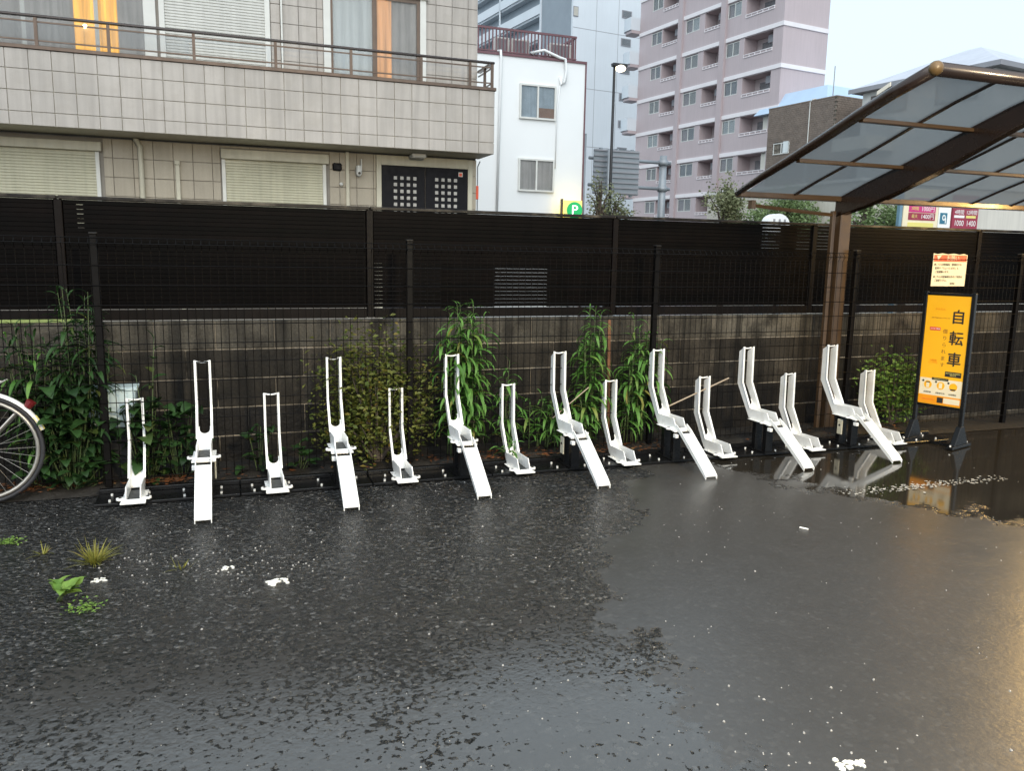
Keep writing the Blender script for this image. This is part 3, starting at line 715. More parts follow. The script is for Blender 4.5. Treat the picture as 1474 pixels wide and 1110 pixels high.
def broad(label, x, y, n, rx, ry, rz, meshes, group=None):
    t = thing('broadleaf_plant', label, 'plant', (x, y, .03), 0, group); sm = MB()
    for k in range(n):
        a = random.uniform(0, 2*PI); q = random.random()**.5; z = rz*random.random()**.8
        px, py = rx*q*math.cos(a)*(1-.4*z/rz), ry*q*math.sin(a)-.12*(z/rz)*0
        o = link('leaf', random.choice(meshes), t, (px, py, z+.02), (random.uniform(-.4, .4), random.uniform(-.2, .5), random.gauss(-PI/2, 1.0))); s = random.uniform(.7, 1.25); o.scale = (s, s, s)
        if k % 5 == 0: sm.tube([(px*.3, py*.3, 0), (px*.7, py*.7, z*.6), (px, py, z+.02)], .003, 4)
    sm.build('stem', STEMM, t); return t
GB = 'broad leaved plants at the foot of the fence'
broad('large dark broad leaved plant between the bicycle and the leftmost short rack', -.90, 5.70, 230, .27, .13, .66, HM, GB)
broad('dark broad leaved plant behind the leftmost short rack', -.47, 5.74, 100, .22, .09, .52, HM, GB)
broad('dark broad leaved plant between the first short and first tall rack', -.25, 5.74, 75, .18, .09, .5, HM, GB)
broad('small bright leaved plant behind the second short rack', .26, 5.72, 26, .11, .06, .34, [HM[2], HM[1]], GB)
broad('small plant in the soil right of the second short rack', .52, 5.72, 22, .12, .05, .2, [HM[2]], GB)

def bush(name, label, x, y, z0, n, rx, ry, rz, ls, mat, cat='plant', branch=9, yshift=0, gaps=.5):
    t = thing(name, label, cat, (x, y, z0)); f = MB(); s = MB()
    clumps = []
    for k in range(branch):
        a = random.uniform(0, 2*PI); e = random.uniform(.1, 1.2); d = Vector((math.cos(a)*math.cos(e)*rx, math.sin(a)*math.cos(e)*ry, rz*(.25+.75*math.sin(e))))
        s.tube([(0, 0, 0), d*.5+Vector((0, 0, .05*rz)), d], [.012*rz+.003, .006*rz+.002, .002], 5)
        for q in (.5, .75, 1.0): clumps.append(d*q+Vector((random.uniform(-.12, .12)*rx, random.uniform(-.12, .12)*ry, random.uniform(-.08, .08)*rz)))
    for k in range(n):
        c = random.choice(clumps); sg_ = gaps*.36
        p = c+Vector((random.gauss(0, sg_*rx), random.gauss(0, sg_*ry), random.gauss(0, sg_*rz*.6)))
        if p.z < 0: p.z = abs(p.z)*.5
        m = Matrix.Translation(p) @ Matrix.Rotation(random.uniform(0, 2*PI), 4, 'Z') @ Matrix.Rotation(random.uniform(-.9, .9), 4, 'X') @ Matrix.Rotation(random.uniform(-.9, .7), 4, 'Y')
        l = ls*random.uniform(.6, 1.3)
        f.add([(0, 0, 0), (l*.5, -l*.28, l*.06), (l, 0, -l*.08), (l*.5, l*.28, l*.06)], [(0, 1, 2), (0, 2, 3)], m)
    me = f; v = bpy.data.meshes.new('foliage'); v.from_pydata(f.v, [], f.f); v.materials.append(mat)
    stuff(link('foliage', v, t)); s.build('branches', BARK, t); return t
bush('shrub', 'yellowish green small leaved shrub behind the second tall rack', 1.08, 5.74, .03, 5200, .40, .15, .92, .040, LEAFY, branch=34, gaps=.5)
bush('shrub', 'bright green leafy bush behind the yellow sign', 6.02, 5.80, .02, 1900, .40, .15, .62, .05, LEAFB, branch=16, gaps=.6)

# leaf litter on the soil
lt = MB()
for k in range(900):
    x = random.choice([random.gauss(1.98, .3), random.gauss(2.9, .35), random.gauss(-1.15, .14), random.gauss(-.35, .12), random.uniform(-1.2, 6)]); y = rowy(x, random.uniform(5.56, 5.8))
    m = Matrix.Translation((x, y, .05+.02*random.random())) @ Matrix.Rotation(random.uniform(0, 6.3), 4, 'Z') @ Matrix.Rotation(random.uniform(-.5, .5), 4, 'X')
    l = random.uniform(.02, .06); lt.add([(0, 0, 0), (l*.5, -l*.2, 0), (l, 0, .004), (l*.5, l*.2, 0)], [(0, 1, 2, 3)], m)
me = bpy.data.meshes.new('leaf_litter'); me.from_pydata(lt.v, [], lt.f); me.materials.append(LITTER)
o = link('leaf_litter', me); o['kind'] = 'stuff'; o['label'] = 'rusty dead leaves on the soil behind the racks'

# grass tufts and small weeds on the asphalt
def tuft(label, x, y, n, h, spread, mat=GRASSM):
    b = MB()
    for k in range(n):
        a = random.uniform(0, 2*PI); L = h*random.uniform(.5, 1); r0 = random.uniform(0, spread*.35); bx, by = r0*math.cos(a), r0*math.sin(a); e = random.uniform(.5, 1.4)
        dx, dy = math.cos(a), math.sin(a); wd = .0035; pv = None
        for i in range(4):
            t = i/3; px = bx+dx*L*t*math.cos(e)*1.3; py = by+dy*L*t*math.cos(e)*1.3; pz = L*(t*math.sin(e)-.35*t*t*math.cos(e)); ww = wd*(1-t*.9)
            b.v += [(px-dy*ww, py+dx*ww, max(.001, pz)), (px+dy*ww, py-dx*ww, max(.001, pz))]
        s = len(b.v)-8
        for i in range(3): b.f.append((s+2*i, s+2*i+1, s+2*i+3, s+2*i+2))
    return tag(b.build('grass_tuft', mat, None, (x, y, .002)), label, 'grass', 'tufts growing through the asphalt')
tuft('yellowish grass tuft growing from the asphalt at the left', -.62, 4.35, 130, .14, .12)
tuft('flat thin grass wisp between the yellowish tuft and the white paint patches', -.2, 4.14, 14, .08, .1)
tuft('tiny grass wisp left of the yellowish tuft', -.88, 4.55, 12, .09, .06)
weed('small fresh weed with broad leaves on the asphalt at lower left', -.70, 3.89, 5, .085, 5, [HMB], .035, None, 'weed', .002, .4, STEMM)
for x, y, n in ((-1.09, 4.78, 26), (-.59, 3.76, 24)):
    b = MB()
    for k in range(n*4):
        m = Matrix.Translation((random.gauss(0, .035), random.gauss(0, .03), .004+abs(random.gauss(0, .012)))) @ Matrix.Rotation(random.uniform(0, 6.3), 4, 'Z') @ Matrix.Rotation(random.uniform(-.5, .5), 4, 'Y')
        b.add([(0, 0, 0), (.008, -.006, .002), (.018, 0, 0), (.008, .006, .002)], [(0, 1, 2, 3)], m)
    me = bpy.data.meshes.new('weed'); me.from_pydata(b.v, [], b.f); me.materials.append(LEAFB)
    tag(stuff(link('weed', me, None, (x, y, .002))), 'tiny low green weed on the asphalt, '+('near the bicycle wheel' if n == 26 else 'just below the small fresh weed'), 'weed')

# grit and white flecks
gr = MB()
def pebble(mb, x, y, r, z=0):
    m = Matrix.Translation((x, y, z+r*.25)) @ Matrix.Rotation(random.uniform(0, 6.3), 4, 'Z'); h = r*random.uniform(.3, .6)
    q = [(r*random.uniform(.6, 1.1)*math.cos(a), r*random.uniform(.6, 1.1)*math.sin(a)) for a in (0, 1.26, 2.5, 3.8, 5.0)]
    mb.add([(u, v, -r*.25) for u, v in q]+[(u*.6, v*.6, h) for u, v in q], [(5, 6, 7, 8, 9)]+[(i, (i+1) % 5, (i+1) % 5+5, i+5) for i in range(5)], m)
for k in range(900):
    y = 1.5+3.8*random.random()**.8; x = random.uniform(-1.3, 5.5)
    if x > 2 and random.random() < .55: continue
    pebble(gr, x, y, random.choice([.0022, .0025, .003, .004]) * (1 if random.random() < .95 else 1.8))
for k in range(170):
    c = random.choice([(0.0, 4.2, .25), (-.35, 4.3, .18), (.2, 3.95, .15), (1.75, 1.95, .25)]); pebble(gr, random.gauss(c[0], c[2]), random.gauss(c[1], c[2]*.7), random.choice([.003, .004, .006]))
me = bpy.data.meshes.new('grit'); me.from_pydata(gr.v, [], gr.f); me.materials.append(M('pale_grit', (.32, .31, .3), .6, 0, .5, 200))
o = link('grit', me); o['kind'] = 'stuff'; o['label'] = 'pale grit scattered over the wet asphalt'
def paint_chip(label, x, y, r, n):
    b = MB()
    for k in range(n):
        a = random.uniform(0, 6.3); d = r*random.random()**.7; q = [(d*math.cos(a)+r*.26*random.uniform(.5, 1)*math.cos(t), d*.8*math.sin(a)+r*.26*random.uniform(.5, 1)*math.sin(t)) for t in (0, .9, 1.9, 2.8, 3.9, 5.1)]
        z = .0025+k*.00015; b.add([(u, v, 0) for u, v in q]+[(u*.97, v*.97, z) for u, v in q], [(6, 7, 8, 9, 10, 11)]+[(i, (i+1) % 6, (i+1) % 6+6, i+6) for i in range(6)])
    return tag(b.build('paint_patch', PAINTW, None, (x, y, 0)), label, 'paint patch', 'white paint patches on the asphalt')
paint_chip('round white paint patch between the small fresh weed and the grass tuft', -.568, 4.097, .035, 14)
paint_chip('white paint patch below the leftmost ramp', .005, 4.077, .038, 12)
paint_chip('largest ragged white paint patch, right of the leftmost ramp', .234, 3.82, .055, 22)
paint_chip('white chip at the bottom edge of the wet asphalt', 1.83, 1.80, .05, 16)
cg = MB().cyl((0, 0, .005), 'x', .005, .05, 8); tag(cg.build('cigarette_end', WPRINT, None, (3.22, 3.675, 0)), 'small white cigarette end on the smooth wet asphalt', 'litter').rotation_euler = (0, 0, -1.0)
# worn painted line at the right
wl = MB()
for k in range(430):
    t = random.random(); x = 3.95+1.5*t; y = 4.19-.03*t+random.gauss(0, .04)
    if random.random() > (.35+.65*math.sin(PI*min(1, t*1.05))): continue
    r = random.choice([.004, .005, .007, .011]); q = [(x+r*random.uniform(.5, 1.2)*1.3*math.cos(a), y+r*random.uniform(.5, 1.2)*math.sin(a), .004) for a in (0, 1.2, 2.5, 3.7, 5)]
    n0 = len(wl.v); wl.v += q; wl.f.append(tuple(range(n0, n0+5)))
me = bpy.data.meshes.new('worn_painted_line'); me.from_pydata(wl.v, [], wl.f); me.materials.append(M('faded_line_paint', (.5, .49, .45), .5, 0, .3, 30))
o = link('worn_painted_line', me); o['kind'] = 'stuff'; o['label'] = 'flaked remains of a white painted line on the wet asphalt'

# odds and ends between the mesh and the wall
bx = thing('plastic_crate', 'pale blue plastic tub behind the mesh at the left', 'tub', (-.66, 5.86, 0))
cr_ = MB(); cr_.prism([(-.13, .40), (.13, .40), (.15, .66), (-.15, .66)], -.09, .09, 'y'); cr_.build('tub', CRATE, bx, bevel=.008)
MB().box(-.16, .16, -.10, .10, .645, .668).build('rim', CRATE, bx, bevel=.004)
MB().box(-.12, .12, -.08, .08, .06, .399).build('stand', BACKM, bx)
tag(MB().tube([(2.99, 5.78, .06), (2.97, 5.79, 1.07)], .014, 6).build('rusty_rod', RUST), 'rusty iron rod standing behind the mesh between two weed clumps', 'rod')
tag(MB().tube([(3.42, 5.62, .36), (4.02, 5.62, .585)], .006, 6).build('thin_rod', M('bleached_cane', (.34, .27, .2), .6), None), 'thin pale cane slanting across the mesh behind the racks', 'cane')
tag(MB().tube([(2.42, 5.61, .33), (2.72, 5.61, .56)], .004, 6).build('thin_rod', bpy.data.materials['bleached_cane'], None), 'short dry stalk slanting beside the middle weed clump', 'stalk')
tag(MB().box(-1.9, -.82, -.004, .02, 1.08, 1.1).build('green_strip', M('green_cloth', (.22, .28, .09), .7), None, (0, 6.03, 0)), 'pale green strip along the top of the block wall behind the dark stalks', 'strip')

# ------------------------------------------------------------------ tiled house on the left
HO = 14.0; K = 1.4
hs = thing('tiled_house', 'two storey house with grey beige tiles, long tiled balcony and dark sliding doors', 'house', (0, HO, 0))
YW = .84                                            # main wall stands behind the balcony front
EX = 4.718
MB().box(-9, EX-.01, YW+.02, 9, 0, 7.2).build('wall', JOINT, hs)
def tiles(x0, x1, z0, z1, y, step, sx, sz, mat, holes=(), name='tile'):
    cache = {}; zs = []; z = sz
    while z < z1: zs.append(z); z += step
    def put(a, b, c, d):
        if b-a < .03 or d-c < .03: return
        key = (round(b-a, 3), round(d-c, 3))
        if key not in cache: cache[key] = MB().box(.004, b-a-.004, 0, .018, .004, d-c-.004).mesh(name, mat, bevel=.003)
        link(name, cache[key], hs, (a, y+random.uniform(-.0012, .0012), c))
    z = sz
    while z < z1:
        a_z, b_z = max(z, z0), min(z+step, z1); x = sx
        while x < x1:
            a, b = max(x, x0), min(x+step, x1)
            if b > a and b_z > a_z:
                segs = [(a, b, a_z, b_z)]
                for hx0, hx1, hz0, hz1 in holes:
                    out = []
                    for (p, q, r, s) in segs:
                        if q <= hx0 or p >= hx1 or s <= hz0 or r >= hz1: out.append((p, q, r, s)); continue
                        if p < hx0: out.append((p, hx0, r, s))
                        if q > hx1: out.append((hx1, q, r, s))
                        mp0, mp1 = max(p, hx0), min(q, hx1)
                        if s > hz1: out.append((mp0, mp1, hz1, s))
                        if r < hz0: out.append((mp0, mp1, r, hz0))
                    segs = out
                for sg_ in segs: put(*sg_)
            x += step
        z += step
# lower wall
D0, D1, DT = 2.916, 4.54, 3.133
low_holes = [(-9, -1.585, .6, 3.27), (.19, 2.0, .6, 3.27), (D0-.09, D1+.09, 0, DT+.17)]
tiles(-1.6, EX, 1.62, 3.33, YW, .302, -1.75, 1.5, TILE2, low_holes)
# balcony
bal = MB(); bal.box(-9, 4.76, .022, YW+.019, 3.335, 3.5); bal.box(-9, 4.76, .022, .16, 3.5, 4.40); bal.box(4.62, 4.76, .161, YW+.019, 3.5, 4.40); bal.build('balcony', CREAM, hs)
tiles(-3.3, 4.77, 3.335, 4.408, 0, .2995, -3.3+.0, 3.529-.2995, TILE, ())
for z, s in ((3.335, .19), (3.529, .2995), (3.8285, .2995), (4.128, .28)):
    MB().box(4.761, 4.779, .02, YW, z+.004, z+s-.004).build('tile', TILE, hs, bevel=.003)
MB().box(-9, 4.80, -.02, .17, 4.409, 4.465).build('balcony_coping', BROWNAL, hs, bevel=.006)
rl = MB(); rl.box(-9, 4.78, .02, .085, 4.865, 4.905); rl.build('handrail', DARKAL, hs, bevel=.01)
rl2 = MB(); rl2.box(-9, 4.75, .04, .062, 4.795, 4.815); rl2.box(-9, 4.75, .04, .062, 4.535, 4.555); rl2.build('rail_bar', BROWNAL, hs)
rr_ = MB(); rr_.box(4.715, 4.78, .086, YW, 4.865, 4.905); rr_.box(4.73, 4.752, .064, YW, 4.795, 4.815); rr_.box(4.73, 4.752, .064, YW, 4.535, 4.555); rr_.build('return_rail', DARKAL, hs)
for x10 in (-2.45, -1.63, -.95, -.1, .77, 1.627, 2.474, 3.093, 3.385): MB().box(x10*K-.022, x10*K+.022, .03, .072, 4.466, 4.864).build('rail_post', BROWNAL, hs)
MB().box(4.72, 4.762, .45, .49, 4.466, 4.864).build('rail_post', BROWNAL, hs)
for a, b in ((-3.4, -2.30), (-2.26, -1.35), (-1.31, -.16)): MB().box(a, b, .046, .052, 4.556, 4.794).build('balcony_glass', GLASS, hs)
# upper wall
up_holes = [(-9, -.63, 4.3, 7.2), (-.64, 1.07, 4.3, 6.6), (1.94, 3.74, 4.3, 6.02)]
tiles(-.64, EX, 4.47, 7.2, YW, .3, -.64+.07, 4.46, TILE, up_holes)
# shutters
def shutter(x0, x1, z0, z1, mat, name='roller_shutter', fw=.06):
    f = MB(); f.box(x0-fw, x0, YW-.03, YW+.02, z0, z1); f.box(x1, x1+fw, YW-.03, YW+.02, z0, z1); s = f.build(name, FRAMEW, hs, bevel=.004)
    n = int((z1-z0)/.045); sm = MB().prism([(0, 0), (-.012, .006), (-.012, .034), (0, .042)], x0+.001, x1-.001).mesh('slat', mat)
    MB().box(x0, x1, YW+.001, YW+.012, z0, z1).build('shutter_back', mat, s)
    for k in range(n): link('slat', sm, s, (0, YW, z0+k*.045))
    return s
s1 = shutter(.27, 1.88, 1.9, 3.085, SHUT); MB().box(.2, 1.985, YW-.09, YW+.02, 3.088, 3.25).build('shutter_box', CREAM, hs, bevel=.008)
s2 = shutter(-3.6, -1.70, 1.9, 3.095, SHUT); MB().box(-3.7, -1.60, YW-.09, YW+.02, 3.098, 3.24).build('shutter_box', CREAM, hs, bevel=.008)
s3 = shutter(-.637+.07, .977, 4.47, 6.5, SHUTW, fw=.085)
# lit balcony window with curtains at the left
lw = MB(); lw.box(-3.7, -.79, YW-.02, YW+.0, 6.6, 6.7); lw.box(-.88, -.70, YW-.02, YW+.02, 4.3, 6.7); lw.box(-1.59, -1.53, YW-.01, YW+.02, 4.3, 6.6); lw.box(-2.6, -2.54, YW-.01, YW+.02, 4.3, 6.6)
wn = lw.build('balcony_window', FRAMEW, hs)
def curtain(x0, x1, z0, z1, y, mat, par, name='curtain', amp=.02):
    b = MB(); n = max(6, int((x1-x0)/.04))
    for i in range(n+1):
        x = x0+(x1-x0)*i/n; yy = y+amp*math.sin(i*1.7+random.uniform(-.4, .4)); b.v += [(x, yy, z0), (x, yy, z1)]
    for i in range(n): b.f.append((2*i, 2*i+2, 2*i+3, 2*i+1))
    return b.build(name, mat, par, smooth=True)
# hollow room behind: the wall's front is opened by these recesses, standing a few cm proud of the joint slab
curtain(-3.7, -1.875, 4.3, 6.6, YW-.0, CURT, wn, amp=.008); curtain(-1.875, -1.257, 4.3, 6.6, YW-.0, LITC, wn, 'lit_curtain', amp=.008); curtain(-1.257, -.88, 4.3, 6.6, YW-.0, CURT, wn, amp=.008)
MB().box(-3.7, -.88, YW-.03, YW-.024, 4.3, 6.6).build('pane', GLASS, wn)
bl = MB(); bl.sphere((-1.72, YW-.06, 4.98), .028, 8, 6); bl.build('bulb', BULB, wn)
# right hand balcony window
w2 = MB(); w2.box(1.94, 2.06, YW-.05, YW+.02, 4.3, 6.0); w2.box(3.63, 3.74, YW-.05, YW+.02, 4.3, 6.0); w2.box(1.9, 3.78, YW-.08, YW+.02, 6.0, 6.09); wn2 = w2.build('balcony_window', FRAMEW, hs, bevel=.004)
sh_ = MB(); sh_.box(2.78, 2.86, YW-.03, YW+.01, 4.3, 6.0); sh_.box(3.57, 3.629, YW-.03, YW+.01, 4.3, 6.0); sh_.box(2.061, 2.1, YW-.03, YW+.01, 4.3, 6.0); sh_.box(2.101, 3.569, YW-.028, YW+.008, 5.93, 6.0); sh_.build('sash', BROWNAL, wn2)
curtain(2.1, 2.78, 4.3, 5.93, YW-.0, CURTB, wn2, amp=.008); curtain(2.86, 3.12, 4.3, 5.93, YW-.0, LITC2, wn2, 'lit_curtain', amp=.008); curtain(3.12, 3.57, 4.3, 5.93, YW-.0, CURT, wn2, amp=.008)
MB().box(2.1, 2.78, YW-.034, YW-.030, 4.3, 5.93).build('pane', GLASS, wn2); MB().box(2.86, 3.57, YW-.024, YW-.02, 4.3, 5.93).build('pane', GLASS, wn2)
# front door
df = MB(); df.box(D0-.09, D0, YW-.04, YW+.02, .3, DT+.17); df.box(D1, D1+.09, YW-.04, YW+.02, .3, DT+.17); df.box(D0+.001, D1-.001, YW-.04, YW+.02, DT+.001, DT+.17); df.build('door_frame', CREAM, hs, bevel=.004)
pane_me = MB().box(-.031, .031, -.006, .006, -.031, .031).mesh('pane', PANEP, bevel=.004)
mid_ = (D0+D1)/2
for a, b, c0, yo in ((D0+.005, mid_-.005, 3.172, .0), (mid_+.005, D1-.005, 3.938, -.022)):
    d = MB().box(a, b, YW-.02+yo, YW+.0+yo, .3, DT-.003).build('sliding_door', DOORM, hs, bevel=.004)
    MB().box(a+.03 if c0 > 3.5 else b-.07, a+.07 if c0 > 3.5 else b-.03, YW-.034+yo, YW-.022+yo, 1.5, 1.9).build('handle', CHROME, d)
    for i in range(4):
        for k in range(11): link('pane', pane_me, d, (c0+.12*i, YW-.022+yo, 2.918-.1175*k))
stk = MB().box(4.355, 4.435, YW-.0465, YW-.0425, 2.99, 3.07).build('sticker', FRAMEW, hs); MB().box(4.367, 4.423, YW-.0475, YW-.0466, 3.0, 3.055).build('sticker_print', REDP, stk)
lgt = MB().box(3.40, 3.66, .45, .7, 3.25, 3.334).build('porch_light', FRAMEW, hs, bevel=.02)
cm = MB(); cm.cyl((2.5, YW-.11, 3.02), 'z', .05, .13, 12); cm.sphere((2.5, YW-.11, 2.95), .05, 12, 8); cm.box(2.47, 2.53, YW-.1, YW, 3.03, 3.09); cm.box(2.535, 2.55, YW-.14, YW-.1, 3.0, 3.2)
c_ = cm.build('security_camera', FRAMEW, hs, smooth=False); MB().cyl((2.5, YW-.165, 2.955), 'y', .022, .02, 10).build('lens', INK, c_)
MB().box(2.05, 2.21, YW-.07, YW-.001, 2.99, 3.12).build('vent_hood', DOORM, hs, bevel=.02)
MB().sphere((2.2, YW-.02, 2.76), .035, 8, 6).build('vent_cap', FRAMEW, hs, smooth=True)
p_ = MB(); p_.tube([(-1.03, YW-.05, .3), (-1.03, YW-.05, 3.2), (-1.07, YW-.05, 3.28), (-1.09, YW-.12, 3.33)], .042, 8); p_.build('drainpipe', CREAM, hs, smooth=True)
p_ = MB(); p_.box(-.515, -.45, YW-.06, YW-.001, .3, 2.95); p_.box(-.525, -.44, YW-.075, YW-.001, 2.95, 3.02); p_.build('cable_duct', CREAM, hs, bevel=.006)
p_ = MB(); p_.box(2.28, 2.34, YW-.05, YW-.001, .3, 3.33); p_.build('cable_duct', CREAM, hs, bevel=.006)
p_ = MB(); p_.box(1.235, 1.262, YW-.04, YW-.002, 4.47, 7.2); p_.build('cable_duct', FRAMEW, hs)
mt = MB(); mt.box(4.719, 4.80, .9, 1.0, 1.5, 2.05); mt.tube([(4.76, .9, 2.05), (4.76, .9, 3.2), (4.80, .88, 3.3)], .012, 6); mt.build('meter_box', METALG, hs)
MB().box(4.719, 4.775, .87, .93, 2.6, 2.85).build('alarm', REDP, hs, bevel=.008)

# ------------------------------------------------------------------ white building behind
wb = thing('white_building', 'white rendered building with two sash windows and red brown roof railing', 'building', (8.6, 27, 0))
MB().box(-6, 3.95, 0, 9, 0, 8.22).build('wall', WPAINT, wb)
MB().box(-6.03, 4.0, -.04, 9.03, 8.221, 8.30).build('parapet_cap', RED, wb)
MB().box(3.951, 4.0, -.03, .1, 0, 8.22).build('corner_trim', RED, wb)
def sash_window(par, x0, x1, z0, z1, cm_, y=0, n='window', g=GLASS, fw=.06, frm=FRAMEW):
    f = MB(); f.box(x0, x1, y-.06, y-.002, z1-fw, z1); f.box(x0, x1, y-.08, y-.002, z0, z0+fw); f.box(x0, x0+fw, y-.06, y-.002, z0+fw, z1-fw); f.box(x1-fw, x1, y-.06, y-.002, z0+fw, z1-fw); xm = (x0+x1)/2; f.box(xm-.03, xm+.03, y-.058, y-.002, z0+fw, z1-fw)
    o = f.build(n, frm, par)
    curtain(x0+fw, x1-fw, z0+fw, z1-fw, y-.01, cm_, o, amp=.006)
    MB().box(x0+fw, xm-.03, y-.04, y-.035, z0+fw, z1-fw).build('pane', g, o); MB().box(xm+.03, x1-fw, y-.05, y-.045, z0+fw, z1-fw).build('pane', g, o)
    return o
sash_window(wb, 1.5, 2.85, 6.22, 7.38, M('blue_grey_blind', (.36, .44, .5), .8, streak=.15)); sash_window(wb, 1.5, 2.85, 3.78, 4.9, CURT)
MB().box(2.2, 2.79, -.022, -.018, 6.3, 6.62).build('cardboard', M('cardboard', (.26, .15, .1), .8), wb)
rg = MB(); rg.box(-6, 3.62, .04, .1, 9.05, 9.12); rg.box(-6, 3.62, .04, .1, 8.34, 8.38); rg.box(3.56, 3.62, .1, 8.6, 9.05, 9.12); rg.box(3.56, 3.62, .1, 8.6, 8.34, 8.38); rg.box(-6, 3.56, 8.54, 8.6, 9.05, 9.12); rg.build('roof_rail', RED, wb)
bal_me = MB().box(-.02, .02, -.02, .02, 8.38, 9.05).mesh('baluster', RED)
for k in range(30): link('baluster', bal_me, wb, (-.1+k*.127, .07, 0))
for k in range(46): link('baluster', bal_me, wb, (3.59, .25+k*.18, 0))
for k in range(24): link('baluster', bal_me, wb, (.4+k*.13, 8.57, 0))
def ac_unit(par, x, y, z, wd=.8, hh=.58, dep=.3):
    a = MB().box(x, x+wd, y, y+dep, z, z+hh).build('ac_unit', FRAMEW, par, bevel=.02); MB().box(x+.06, x+wd*.82, y-.012, y-.002, z+.06, z+hh-.06).build('fan_grille', GREYF, a); return a
ac_unit(wb, .72, .3, 8.31, .5); ac_unit(wb, 1.3, .3, 8.31, .66); ac_unit(wb, 2.72, .3, 8.31, .85)
cd = MB(); cd.tube([(2.2, .2, 8.36), (1.9, -.02, 8.4), (2.35, -.06, 8.52), (2.95, -.06, 8.33), (3.15, -.07, 8.30), (3.2, -.07, 7.9), (3.16, -.07, 7.55), (3.02, -.05, 7.45), (2.99, -.05, 7.7)], .05, 8); cd.tube([(.7, .1, 8.36), (.78, -.06, 8.36), (.80, -.06, 8.1), (.72, -.06, 3)], .045, 8); cd.tube([(2.99, -.05, 7.45), (2.9, -.05, 6.6), (2.88, -.05, 4.6)], .018, 6); cd.build('conduit', WPAINT, wb, smooth=True)
MB().box(-6, .75, 5.5, 8.4, 8.31, 10.35).build('stair_head', M('cream_render', (.66, .64, .58), .7), wb); MB().box(-6.05, .8, 5.45, 8.45, 10.351, 10.42).build('stair_head_cap', FRAMEW, wb)
MB().box(.1, .5, 5.46, 5.499, 8.4, 9.3).build('opening', GREYF, wb)
# parking sign in front of it
ps = thing('parking_sign', 'lit yellow square sign with a white P on a green disc', 'sign', (12.0, 26.6, .05), -4)
MB().tube([(0, .1, 0), (0, .1, 2.9)], .05, 8).build('pole', METALG, ps)
MB().box(-.36, .36, -.12, .12, 2.72, 3.47).build('case', PSIDE, ps, bevel=.05); MB().box(-.34, .34, -.135, -.121, 2.74, 3.45).build('face', PFACE, ps)
MB().cyl((.06, -.142, 3.11), 'y', .29, .01, 32).build('disc', PGREEN, ps); text('P', .46, EM('lit_white', (1, 1, 1), 1.0), ps, (.06, -.15, 3.11), sx=1.1)
MB().box(-.385, -.362, -.13, .13, 2.7, 3.5).build('edge_trim', INK, ps)

# ------------------------------------------------------------------ pink apartment tower
RZC = 7.4
pk = thing('pink_apartment_tower', 'tall pink tiled apartment tower with white bands and recessed balconies', 'apartment building', (38.56, 50, 0), RZC)
LEN, DEP, H0 = 17.1, 4.45, 29.8
bands = [1.16+2.85*k for k in range(11)]
ops = [(13.82, 15.34, 'w'), (11.84, 13.82, 'b'), (9.09, 10.75, 'w'), (6.42, 8.43, 'b'), (4.36, 5.92, 'w'), (.95, 3.84, 'b')]
ops = [(13.94, 15.34, 'w'), (11.84, 13.80, 'b'), (9.09, 10.75, 'w'), (6.46, 8.43, 'b'), (4.36, 5.80, 'w'), (.95, 3.84, 'b')]
core = MB(); core.box(1.3, DEP, .3, LEN, 0, H0); core.box(0, DEP, 0, .3, 0, H0)
for zb in bands:
    zt = zb-.36; z0 = zb-1.62; nxt = zb-2.85-.36
    core.box(0, 1.3, .3, LEN, zt, zb)                     # beam over the openings
    core.box(0, 1.3, .3, LEN, zb-2.85, z0)                # parapet below them
    ys = sorted(ops, key=lambda t: t[0]); y = .3
    for a, b, k in ys:
        if a > y: core.box(0, 1.3, y, a, z0, zt)
        if k == 'w': core.box(0, 1.3, a, b, z0, zb-1.44); core.box(.14, 1.3, a, b, zb-1.44, zt)
        y = b
    core.box(0, 1.3, y, LEN, z0, zt)
core.build('wall', PINK, pk)
pil = MB(); pil.box(-.18, -.003, 5.86, 6.44, 0, H0); pil.build('pilaster', PINKD, pk); pil = MB(); pil.box(-.18, -.003, 11.05, 11.6, 0, H0); pil.build('pilaster', PINKD, pk)
band_me = MB(); band_me.box(-.07, -.003, .0, 5.85, -.3, 0); band_me.box(-.07, -.003, 6.45, 11.04, -.3, 0); band_me.box(-.07, -.003, 11.61, LEN, -.3, 0); band_me.box(-.07, DEP, -.07, -.003, -.3, 0); bme_ = band_me.mesh('band', PBAND)
def win_left(x0, y0, y1, z0, z1):
    f = MB(); fw = .05
    f.box(x0, x0+.05, y0, y1, z1-fw, z1); f.box(x0-.03, x0+.05, y0, y1, z0, z0+fw); f.box(x0, x0+.05, y0, y0+fw, z0+fw, z1-fw); f.box(x0, x0+.05, y1-fw, y1, z0+fw, z1-fw); ym = (y0+y1)/2; f.box(x0, x0+.05, ym-.03, ym+.03, z0+fw, z1-fw)
    return f
cmats = [CURT, CURTB, GREYF, CURT]
DOORG = M('balcony_back_wall', (.46, .40, .40), .7)
wm, rm, pm, cmm, bmz = {}, {}, {}, {}, {}
